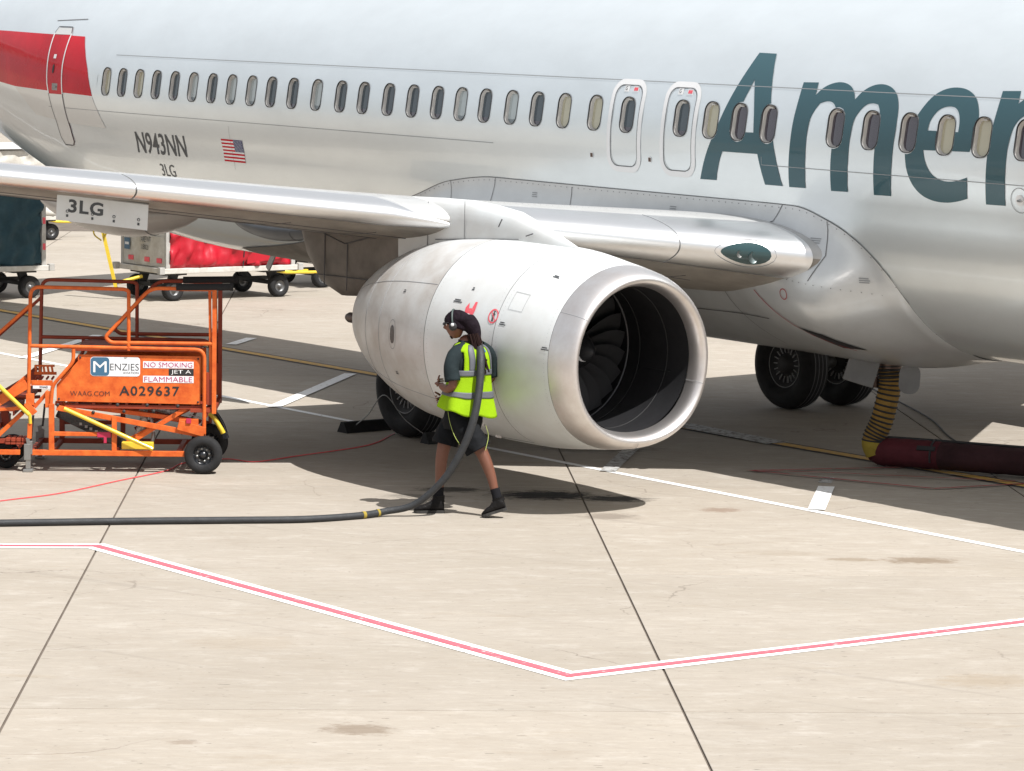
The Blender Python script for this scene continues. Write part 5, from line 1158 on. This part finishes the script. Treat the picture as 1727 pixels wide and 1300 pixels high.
# ------------------------------------------------------------------ worker
MX, MY = 5.22, -6.10
MAN = empty('person', (MX, MY, 0), rz=math.radians(54.05), label='worker in fluorescent yellow vest, black shorts and headscarf carrying a hose on his shoulder', cat='person')
MAN.scale = (1.025, 1.025, 1.03)
def skinned(name, joints, edges, m_, parent, sub=2, root=0):
    me = bpy.data.meshes.new(name); me.from_pydata([j[:3] for j in joints], edges, []); o = bpy.data.objects.new(name, me); link(o, parent)
    sk = o.modifiers.new('skin', 'SKIN'); sk.use_smooth_shade = True
    if not me.skin_vertices: 
        bpy.context.view_layer.objects.active = o; me.attributes
    lay = me.skin_vertices[0] if len(me.skin_vertices) else None
    if lay is None:
        bm = bmesh.new(); bm.from_mesh(me); bm.verts.layers.skin.verify(); bm.to_mesh(me); bm.free(); lay = me.skin_vertices[0]
    for i, j in enumerate(joints):
        lay.data[i].radius = j[3]; lay.data[i].use_root = (i == root)
    s_ = o.modifiers.new('sub', 'SUBSURF'); s_.levels = sub; s_.render_levels = sub
    dg = bpy.context.evaluated_depsgraph_get(); nm = bpy.data.meshes.new_from_object(o.evaluated_get(dg)); o.modifiers.clear(); o.data = nm
    nm.materials.clear(); nm.materials.append(m_)
    for p in nm.polygons: p.use_smooth = True
    return o
# x: towards the right of the figure's path, -x is the way he faces; +y away; z up
def rr2(a, b): return (a, b)
J = [(-.10, .0, .98, rr2(.15, .12)),        # 0 pelvis
     (-.09, .0, 1.16, rr2(.145, .115)), (-.055, .0, 1.34, rr2(.165, .13)), (-.05, .0, 1.47, rr2(.145, .11)), (-.075, 0, 1.59, rr2(.085, .09)), (-.135, -.02, 1.68, rr2(.066, .068)),   # 5 neck
     (-.165, -.11, 1.515, rr2(.056, .056)), (-.222, -.19, 1.42, rr2(.056, .056)), (-.205, -.235, 1.225, rr2(.046, .046)), (-.27, -.18, 1.185, rr2(.043, .043)), (-.335, -.06, 1.215, rr2(.030, .026)),   # 10 left wrist
     (.06, .12, 1.515, rr2(.058, .058)), (.125, .22, 1.41, rr2(.056, .056)), (.150, .27, 1.25, rr2(.046, .046)), (-.08, .25, 1.12, rr2(.042, .042)), (-.30, .08, 1.085, rr2(.029, .026)),   # 15 right wrist
     (-.16, -.08, .90, rr2(.105, .10)), (-.02, -.13, .75, rr2(.085, .085)), (.07, -.15, .595, rr2(.062, .064)), (.115, -.165, .50, rr2(.060, .062)), (.165, -.18, .36, rr2(.047, .050)), (.21, -.20, .17, rr2(.036, .038)),   # 21 left ankle (trailing)
     (-.15, .09, .90, rr2(.105, .10)), (-.25, .07, .76, rr2(.085, .085)), (-.30, .05, .60, rr2(.062, .064)), (-.315, .05, .50, rr2(.060, .062)), (-.325, .05, .34, rr2(.046, .050)), (-.335, .05, .15, rr2(.036, .038))]   # 27 right ankle
EJ = [(0, 1), (1, 2), (2, 3), (3, 4), (4, 5), (3, 6), (6, 7), (7, 8), (8, 9), (9, 10), (3, 11), (11, 12), (12, 13), (13, 14), (14, 15), (0, 16), (16, 17), (17, 18), (18, 19), (19, 20), (20, 21), (0, 22), (22, 23), (23, 24), (24, 25), (25, 26), (26, 27)]
skinned('body', J, EJ, M_skinp, MAN)
def hand(wr_, pd, side_, nrm, parent, curl=1.25, s_=1.0):
    """palm plus five curled fingers; pd = palm direction, side_ = towards the thumb, nrm = out of the palm"""
    w = Vector(wr_); pd = Vector(pd).normalized(); side_ = Vector(side_); side_ = (side_ - pd * side_.dot(pd)).normalized(); nrm = pd.cross(side_) if nrm > 0 else side_.cross(pd)
    Jn = [(*w, rr2(.026, .022)), (*(w + pd * .045 * s_), rr2(.036, .017)), (*(w + pd * .085 * s_), rr2(.036, .015))]; E_ = [(0, 1), (1, 2)]
    skinned('hand', Jn, E_, M_skinp, parent, 2)
    for k, (off, ln) in enumerate(((.030, .068), (.010, .078), (-.010, .072), (-.029, .056))):
        p = w + pd * .078 * s_ + side_ * off; d = pd.copy(); pts = [(*p, rr2(.0095, .0095))]; seg = ln / 2.6
        for j in range(3):
            ang_ = curl * (.55 + .25 * j); d = (d * math.cos(ang_) + nrm * math.sin(ang_)).normalized(); p = p + d * seg * (1.15 - .15 * j); pts.append((*p, rr2(.0088 - .0008 * j, .0088 - .0008 * j)))
        skinned('finger', pts, [(0, 1), (1, 2), (2, 3)], M_skinp, parent, 1)
    p = w + pd * .025 + side_ * .026; pts = [(*p, rr2(.013, .013))]; d = (pd * .7 + side_ * .7).normalized()
    for j in range(3): p = p + d * .026; d = (d + nrm * .45 + pd * .15).normalized(); pts.append((*p, rr2(.0105 - .001 * j, .0105 - .001 * j)))
    skinned('thumb', pts, [(0, 1), (1, 2), (2, 3)], M_skinp, parent, 1)
hand((-.335, -.06, 1.215), (-.35, .75, .15), (0, 0, 1), 1, MAN, 1.7, .85); hand((-.30, .08, 1.085), (-.75, -.3, -.2), (0, .2, 1), -1, MAN, 1.7, .85)
mb = MB(); mb.tube([Vector((-.296, .092, 1.088)) + Vector((.012 * math.cos(a) * .3, .030 * math.cos(a), .030 * math.sin(a))) for a in [k * .5236 for k in range(12)]], .010, 6, closed=True); mb.build('watch', M_steel, MAN)

# head: one sculpted surface (x forward = -x)
HC = Vector((-.190, -.02, 1.775)); HS = Vector((.098, .078, .125))
def head_mesh():
    mb = MB(); rr = []; NZ, NA = 34, 44
    for i in range(NZ + 1):
        ph = math.pi * i / NZ; R = []
        for k in range(NA):
            th = 2 * math.pi * k / NA; x = -math.cos(th); y = math.sin(th); z = -math.cos(ph); s_ = math.sin(ph)
            fx, fy, fz = x * s_, y * s_, z
            px, py, pz = fx * HS.x, fy * HS.y, fz * HS.z
            front = max(0, -fx)
            if fz < -.25: # jaw narrows, chin forward
                t = (-.25 - fz) / .75; px = px * (1 - .18 * t) - .022 * t * (1 if fx < .2 else 0); py *= 1 - .30 * t
            if fz < -.3 and fx > 0: px *= .72
            g = lambda cy, cz, wy, wz: math.exp(-((fy - cy) / wy) ** 2 - ((fz - cz) / wz) ** 2)
            px -= front * (.030 * g(0, -.12, .16, .16) + .014 * g(0, .08, .12, .16))        # nose
            px -= front * (.009 * g(0, -.42, .28, .07) + .008 * g(0, -.56, .26, .06))         # lips
            px += front * (.006 * g(0, -.49, .3, .03))
            px -= front * .012 * g(0, -.80, .3, .12)                                        # chin
            px += front * .012 * (g(.36, .10, .2, .11) + g(-.36, .10, .2, .11))              # eye sockets
            px -= front * .008 * (g(.36, .27, .26, .07) + g(-.36, .27, .26, .07))            # brow
            R.append(Vector((px, py, pz)))
        rr.append(R)
    mb.loft(rr, cap=False); return mb
hd = empty('head', HC, rz=math.radians(-14)); hd.parent = MAN; hd.rotation_euler = (0, math.radians(-9), math.radians(-14))
head_mesh().build('face', M_skinp, hd)
for sy_ in (-1, 1):
    mb = MB(); mb.lathe([(-.010, 0), (-.006, .008), (0, .0105), (.006, .008), (.010, 0)], (-.083, sy_ * .030, .015), 'x', 14); mb.build('eye', M_white, hd)
    mb = MB(); mb.tube([(.0, sy_ * .079, .035), (.016, sy_ * .086, .025), (.016, sy_ * .088, -.005), (.004, sy_ * .082, -.028), (-.004, sy_ * .079, -.01)], .006, 6); mb.build('ear', M_skinp, hd)
mb = MB(); mb.tube(spline([(-.100, -.062, .028), (-.111, -.03, .022), (-.116, 0, .026), (-.111, .03, .022), (-.100, .062, .028)], 4), [.012] * 17, 8)
for sy_ in (-1, 1): mb.tube([(-.098, sy_ * .065, .032), (-.02, sy_ * .084, .034)], .004, 5)
mb.build('sunglasses', M_gasket, hd)
rr = []   # chin beard
mb = MB(); mb.loft([[Vector((-.058 - .022 * math.cos(t) * (1 - j * .2), .028 * math.sin(t) * (1 - j * .2), -.098 - .009 * j)) for t in [k * .5236 for k in range(12)]] for j in range(4)]); mb.build('beard', M_hair, hd)
# headscarf: cap over the skull, gathered back into a tail
def cap_pt(th, ph):
    x, y, z = -math.cos(th) * math.sin(ph), math.sin(th) * math.sin(ph), math.cos(ph)
    return Vector((x * (HS.x + .016), y * (HS.y + .016), z * (HS.z + .012)))
mb = MB(); rr = []
for i in range(15):
    R = []
    for k in range(40):
        th = 2 * math.pi * k / 40; back = (1 - math.cos(math.pi - th)) / 2 if False else (1 - math.cos(th)) / 2   # th=0 front
        phm = math.radians(66) + math.radians(62) * (1 - math.cos(th)) / 2; ph = .02 + phm * i / 14
        p = cap_pt(th, ph); bulge = .030 * max(0, -math.cos(th)) * math.sin(ph) + .010 * noise.noise(Vector((th * 3, ph * 2, 1)))
        p.x += bulge * 1.4; R.append(p + p.normalized() * (.006 * noise.noise(Vector((math.cos(th) * 6, math.sin(th) * 6, ph * 3)))))
    rr.append(R)
mb.loft(rr, cap=False); sc_ = mb.build('headscarf', M_durag, hd); m2 = sc_.modifiers.new('s', 'SOLIDIFY'); m2.thickness = .005
mb = MB(); tp_ = spline([(.03, .0, .055), (.085, .005, .035), (.135, .01, -.03), (.165, .01, -.10), (.175, .0, -.17)], 6); N_ = len(tp_)
mb.loft([[p + Vector((math.cos(a) * r_ * .9 * (1 + .04 * math.sin(5 * a)), math.sin(a) * r_ * (1 + .04 * math.cos(4 * a)), math.cos(a) * r_ * .35)) for a in [2 * math.pi * k / 26 for k in range(26)]] for p, r_ in zip(tp_, [interp(i, [0, 6, 12, 18, 24], [.085, .095, .082, .062, .045]) for i in range(N_)])]); mb.build('scarf_tail', M_durag, hd)
hr = MB()
for k in range(60):
    a = random.uniform(0, 6.28); r_ = .058 * math.sqrt(random.random()); x0 = .155 + r_ * math.cos(a); y0 = .0 + r_ * math.sin(a) - .01; L_ = random.uniform(.20, .36)
    hr.tube(spline([(x0 * .97, y0, -.10), (x0 + .006, y0, -.18), (x0 + random.uniform(-.02, .03), y0 + random.uniform(-.02, .02), -.16 - L_ * .6), (x0 + random.uniform(-.03, .05), y0 + random.uniform(-.03, .03), -.14 - L_)], 3), .0085, 5)
o = hr.build('dreadlocks', M_hair, hd); o['kind'] = 'stuff'
# headphones
mb = MB(); mb.tube([Vector((-.018 + .0, .098 * math.cos(t), .135 * math.sin(t) - .0)) + Vector((.01, 0, .008)) for t in [math.radians(a) for a in range(-2, 183, 8)]], .009, 8); hp = mb.build('headphones', M_phone, hd)
for sy_ in (-1, 1):
    mb = MB(); mb.lathe([(0, 0), (0, .030), (.012, .040), (.030, .038), (.034, .02), (.034, 0)], (-.008, sy_ * .080 if sy_ > 0 else -.114, -.008), 'y', 20); e_ = mb.build('ear_cup', M_gasket, hp)
    mb = MB(); mb.lathe([(0, 0), (0, .014), (.004, .016)], (-.006, sy_ * .118 if sy_ > 0 else -.118, .010), 'y', 12); mb.build('cup_cap', M_sticker, e_)

# clothes follow the body
SA = Vector((.62, .78, 0)).normalized(); SB = Vector((-.78, .62, 0)).normalized()   # across the shoulders / front
def ell(c_, a, b, n=40, fold=0., seed=0, ex=1.0, tilt_=0., lobes=0., off=0.):
    c_ = Vector(c_); R = []
    for k in range(n):
        t = 2 * math.pi * k / n; f_ = 1 + fold * (noise.noise(Vector((math.cos(t) * 2.2, math.sin(t) * 2.2, seed))) + .5 * math.sin(7 * t + seed)) + lobes * math.sin(3 * t)
        ca, sa = math.cos(t), math.sin(t)
        R.append(c_ + SA * (a * f_ * math.copysign(abs(ca) ** ex, ca) + off * (1 if ca > 0 else -1)) + SB * (b * f_ * math.copysign(abs(sa) ** ex, sa) + off * (1 if sa > 0 else -1)) + Vector((0, 0, tilt_ * ca)))
    return R
# shirt torso + sleeves
mb = MB(); mb.loft([ell(c_, a, b, 36, f_, s_) for c_, a, b, f_, s_ in (((-.10, 0, .93), .205, .155, .03, 1), ((-.095, 0, 1.02), .20, .15, .03, 2), ((-.085, 0, 1.15), .185, .14, .02, 3), ((-.065, 0, 1.32), .20, .145, .02, 4), ((-.06, 0, 1.46), .215, .13, .01, 5), ((-.065, 0, 1.545), .185, .105, .0, 6), ((-.08, 0, 1.60), .095, .085, 0, 7), ((-.10, 0, 1.635), .072, .072, 0, 7))], cap=False); mb.build('shirt', M_tshirt, MAN)
def sleeve(name, pts, rs, m_, seed=0, n=20, fold=.05):
    P_ = spline(pts, 6); N_ = len(P_); mb = MB(); R_ = []; nrm = None
    for i, p in enumerate(P_):
        t = (P_[min(i + 1, N_ - 1)] - P_[max(0, i - 1)]).normalized()
        if nrm is None: nrm = t.cross(Vector((0, 1, 0))).normalized()
        nrm = (nrm - t * nrm.dot(t)).normalized(); b = t.cross(nrm); r_ = interp(i / 6., list(range(len(rs))), rs)
        R_.append([p + (nrm * math.cos(a) + b * math.sin(a)) * r_ * (1 + fold * noise.noise(Vector((math.cos(a) * 2, math.sin(a) * 2 + seed, i * .35)))) for a in [2 * math.pi * k / n for k in range(n)]])
    mb.loft(R_, cap=False); o = mb.build(name, m_, MAN); s_ = o.modifiers.new('s', 'SOLIDIFY'); s_.thickness = .004; return o
sleeve('sleeve', [(-.11, -.06, 1.555), (-.19, -.14, 1.505), (-.228, -.205, 1.40), (-.215, -.232, 1.27)], [.070, .074, .072, .074], M_tshirt, 1)
sleeve('sleeve', [(.02, .08, 1.56), (.095, .17, 1.50), (.135, .235, 1.39), (.155, .27, 1.28)], [.070, .073, .070, .072], M_tshirt, 5)
# shorts
mb = MB(); mb.loft([ell(c_, a, b, 40, f_, s_) for c_, a, b, f_, s_ in (((-.10, 0, 1.04), .185, .145, .01, 1), ((-.11, 0, .96), .20, .165, .02, 2), ((-.12, 0, .87), .205, .175, .03, 3), ((-.12, 0, .81), .19, .16, .03, 3))], cap=True); sh_ = mb.build('shorts', M_shorts, MAN)
def leg_tube(pts, rs, seed):
    o = sleeve('shorts_leg', pts, rs, M_shorts, seed, 26, .10); o.parent = sh_; return o
leg_tube([(-.14, -.07, .92), (-.08, -.11, .80), (-.01, -.135, .70), (.035, -.145, .625)], [.125, .122, .122, .128], 2)
leg_tube([(-.15, .08, .92), (-.22, .08, .80), (-.265, .065, .72), (-.285, .055, .645)], [.125, .122, .120, .122], 6)
M_pipe = mat('yellow_green_piping', (.4, .48, .12), .7)
mb = MB(); mb.tube(spline([(-.255, -.15, .98), (-.235, -.17, .88), (-.19, -.205, .76), (-.12, -.215, .65)], 4), .0028, 5); mb.build('piping', M_pipe, sh_)
mb = MB(); mb.tube(spline([(.10, -.215, .86), (.125, -.20, .76), (.10, -.25, .635)], 4), .0028, 5); mb.build('piping', M_pipe, sh_)
# vest with reflective tape
VS = [((-.075, .0, .965), .315, .225, .105, 1), ((-.075, .0, 1.04), .295, .21, .095, 2), ((-.07, .0, 1.14), .262, .188, .075, 3), ((-.062, .0, 1.26), .238, .170, .050, 4), ((-.055, .0, 1.38), .224, .160, .03, 5), ((-.055, .0, 1.47), .218, .156, .012, 6), ((-.06, .0, 1.54), .205, .138, .0, 6), ((-.07, .0, 1.590), .150, .112, .0, 6), ((-.085, .0, 1.615), .09, .088, .0, 6)]
NV = 72
def vest_ring(z, off=0.):
    zs = [v_[0][2] for v_ in VS]; c_ = Vector((interp(z, zs, [v_[0][0] for v_ in VS]), 0, z)); a = sinterp(z, zs, [v_[1] for v_ in VS]); b = sinterp(z, zs, [v_[2] for v_ in VS]); f_ = interp(z, zs, [v_[3] for v_ in VS])
    return ell(c_, a, b, NV, f_, 3.3, .9, 0, 0, off)
def vpoint(z, k, off=0.):
    R = vest_ring(z, off); q_ = R[int(k) % NV].lerp(R[(int(k) + 1) % NV], k - int(k)); hem = max(0, (1.20 - z) / .22)
    q_.z += hem * (.045 * math.sin(2 * math.pi * k / NV + 5.6) + .012 * math.sin(6 * math.pi * k / NV * 2)); return q_
mb = MB(); V = []; F = []; zz = frange(.965, 1.615, .02); NZ_ = len(zz)
for z in zz:
    for k in range(NV): V.append(vpoint(z, k))
for i in range(NZ_ - 1):
    for k in range(NV):
        t = 2 * math.pi * k / NV; ca = math.cos(t); z = zz[i]
        arm = abs(ca) > .90 and 1.30 < z < 1.53          # arm holes
        if arm and (z > 1.33 + 0 * ca): continue
        F.append((i * NV + k, i * NV + (k + 1) % NV, (i + 1) * NV + (k + 1) % NV, (i + 1) * NV + k))
mb.add(V, F, True); ve = mb.build('vest', M_vest, MAN); s_ = ve.modifiers.new('s', 'SOLIDIFY'); s_.thickness = .006
for z0_ in (1.115, 1.315):
    mb = MB(); V = []; zs_ = frange(z0_, z0_ + .052, .013)
    for z in zs_:
        for k in range(NV): V.append(vpoint(z, k, .006))
    mb.add(V, [(i * NV + k, i * NV + (k + 1) % NV, (i + 1) * NV + (k + 1) % NV, (i + 1) * NV + k) for i in range(len(zs_) - 1) for k in range(NV)], True); o = mb.build('reflective_tape', M_refl, ve); s_ = o.modifiers.new('s', 'SOLIDIFY'); s_.thickness = .003
for kk in (NV * .345, NV * .655, NV * .155, NV * .845):
    mb = MB(); V = []; zs_ = frange(1.36, 1.60, .02)
    for z in zs_:
        for j in range(4): V.append(vpoint(z, kk + (j - 1.5) * 1.05 * (1 + (z - 1.36) * 1.6), .006))
    mb.add(V, [(i * 4 + j, i * 4 + j + 1, (i + 1) * 4 + j + 1, (i + 1) * 4 + j) for i in range(len(zs_) - 1) for j in range(3)], True); o = mb.build('reflective_tape', M_refl, ve); s_ = o.modifiers.new('s', 'SOLIDIFY'); s_.thickness = .003
o = sheet('back_print', rect(-.05, -.03, .10, .06), lambda a, b: vpoint(1.545 + b * .6, NV * .75 + a * 60, .004), M_menz, ve, [(-.02, 0), (0, 0), (.02, 0)])
# boots and socks
def boot(ankle, heel, toe, up_):
    a, h, t = Vector(ankle), Vector(heel), Vector(toe); f_ = (t - h); L_ = f_.length; f_.normalize(); u = Vector(up_); sd = f_.cross(u).normalized(); u = sd.cross(f_).normalized()
    mb = MB(); rr = []
    prof = [(0, .036, .0, .10), (.06, .042, .0, .135), (.18, .044, .0, .150), (.34, .043, .0, .135), (.48, .045, .0, .105), (.62, .050, .0, .085), (.78, .053, .0, .072), (.92, .046, .0, .055), (1.0, .026, .005, .035)]
    for s_, w, z0_, z1_ in prof:
        c_ = h + f_ * L_ * s_; rr.append([c_ + sd * w * math.copysign(abs(math.cos(q)) ** .7, math.cos(q)) + u * (.022 + z0_ + (z1_ - .022) * (.5 + .5 * math.copysign(abs(math.sin(q)) ** .8, math.sin(q)))) for q in [2 * math.pi * k / 20 for k in range(20)]])
    mb.loft(rr); c0 = h + f_ * L_ * .20 + u * .10
    mb.loft([[p + (f_ * math.cos(q) * r1 + sd * math.sin(q) * r2) for q in [2 * math.pi * k / 20 for k in range(20)]] for p, r1, r2 in ((c0, .062, .045), (c0.lerp(a, .5), .058, .047), (a + (a - c0) * .05, .056, .050), (a + (a - c0) * .16, .058, .052))]); bt = mb.build('boot', M_boot, MAN)
    mb = MB(); rr = []
    for s_, w in ((-.02, .02), (0, .038), (.1, .044), (.3, .040), (.45, .040), (.62, .052), (.8, .055), (.93, .047), (1.01, .022)):
        c_ = h + f_ * L_ * s_; rr.append([c_ + sd * w * k_ + u * z_ for k_, z_ in ((-1, .002), (1, .002), (1, .028), (-1, .028))])
    mb.loft(rr, smooth=False); mb.build('sole', M_sole, bt)
    mb = MB()
    for k in range(4): c_ = h + f_ * L_ * (.36 + .07 * k) + u * (.140 - .012 * k * 1.6); mb.tube([c_ - sd * .022, c_ + u * .008, c_ + sd * .022], .0032, 5)
    mb.build('lace', M_gasket, bt)
boot((-.335, .05, .155), (-.285, .05, 0), (-.565, .02, 0), (0, 0, 1)); boot((.225, -.205, .185), (.305, -.225, .075), (.085, -.20, .0), (.30, 0, 1))
for pts in ([(-.335, .05, .12), (-.333, .05, .20), (-.332, .05, .245)], [(.225, -.205, .15), (.208, -.20, .215), (.192, -.19, .27)]):
    mb = MB(); mb.tube(pts, [.050, .044, .046], 18, cap=False); o = mb.build('sock', M_sock, MAN)

# ------------------------------------------------------------------ fuel hose
RX = Vector((math.cos(math.radians(54.05)), math.sin(math.radians(54.05)), 0)); RY = Vector((-RX.y, RX.x, 0))
def mw(u, v, z): return Vector((MX, MY, 0)) + RX * u + RY * v + Vector((0, 0, z))
hp_ = [mw(-.26, .33, 1.05), mw(-.10, .30, 1.35), mw(-.005, .17, 1.62), mw(.02, -.02, 1.66), mw(.045, -.18, 1.52), mw(.035, -.26, 1.25), mw(-.015, -.31, .95), mw(-.12, -.31, .66), mw(-.30, -.28, .36), mw(-.57, -.24, .12), mw(-.85, -.25, .05), Vector((4.93, -7.25, .034)), Vector((4.86, -7.8, .034)), Vector((4.59, -8.37, .034)), Vector((4.1, -9.35, .034)), Vector((3.65, -10.34, .034)), Vector((3.0, -11.8, .034)), Vector((1.9, -14.2, .034)), Vector((.5, -17, .034))]
hs = spline(hp_, 9)
mb = MB(); mb.tube(hs, [.038 if i < 60 else max(.033, .038 - (i - 60) * .0003) for i in range(len(hs))], 16); ho = mb.build('fuel_hose', M_hose); tag(ho, 'thick black fuel hose running from the ground over the worker\'s shoulder', 'hose')
for i0 in (92, 97):
    mb = MB(); seg = hs[i0:i0 + 2]; mb.tube([seg[0], seg[0].lerp(seg[1], .8)], .0362, 16); o = mb.build('hose_band', M_hoseyb, ho)
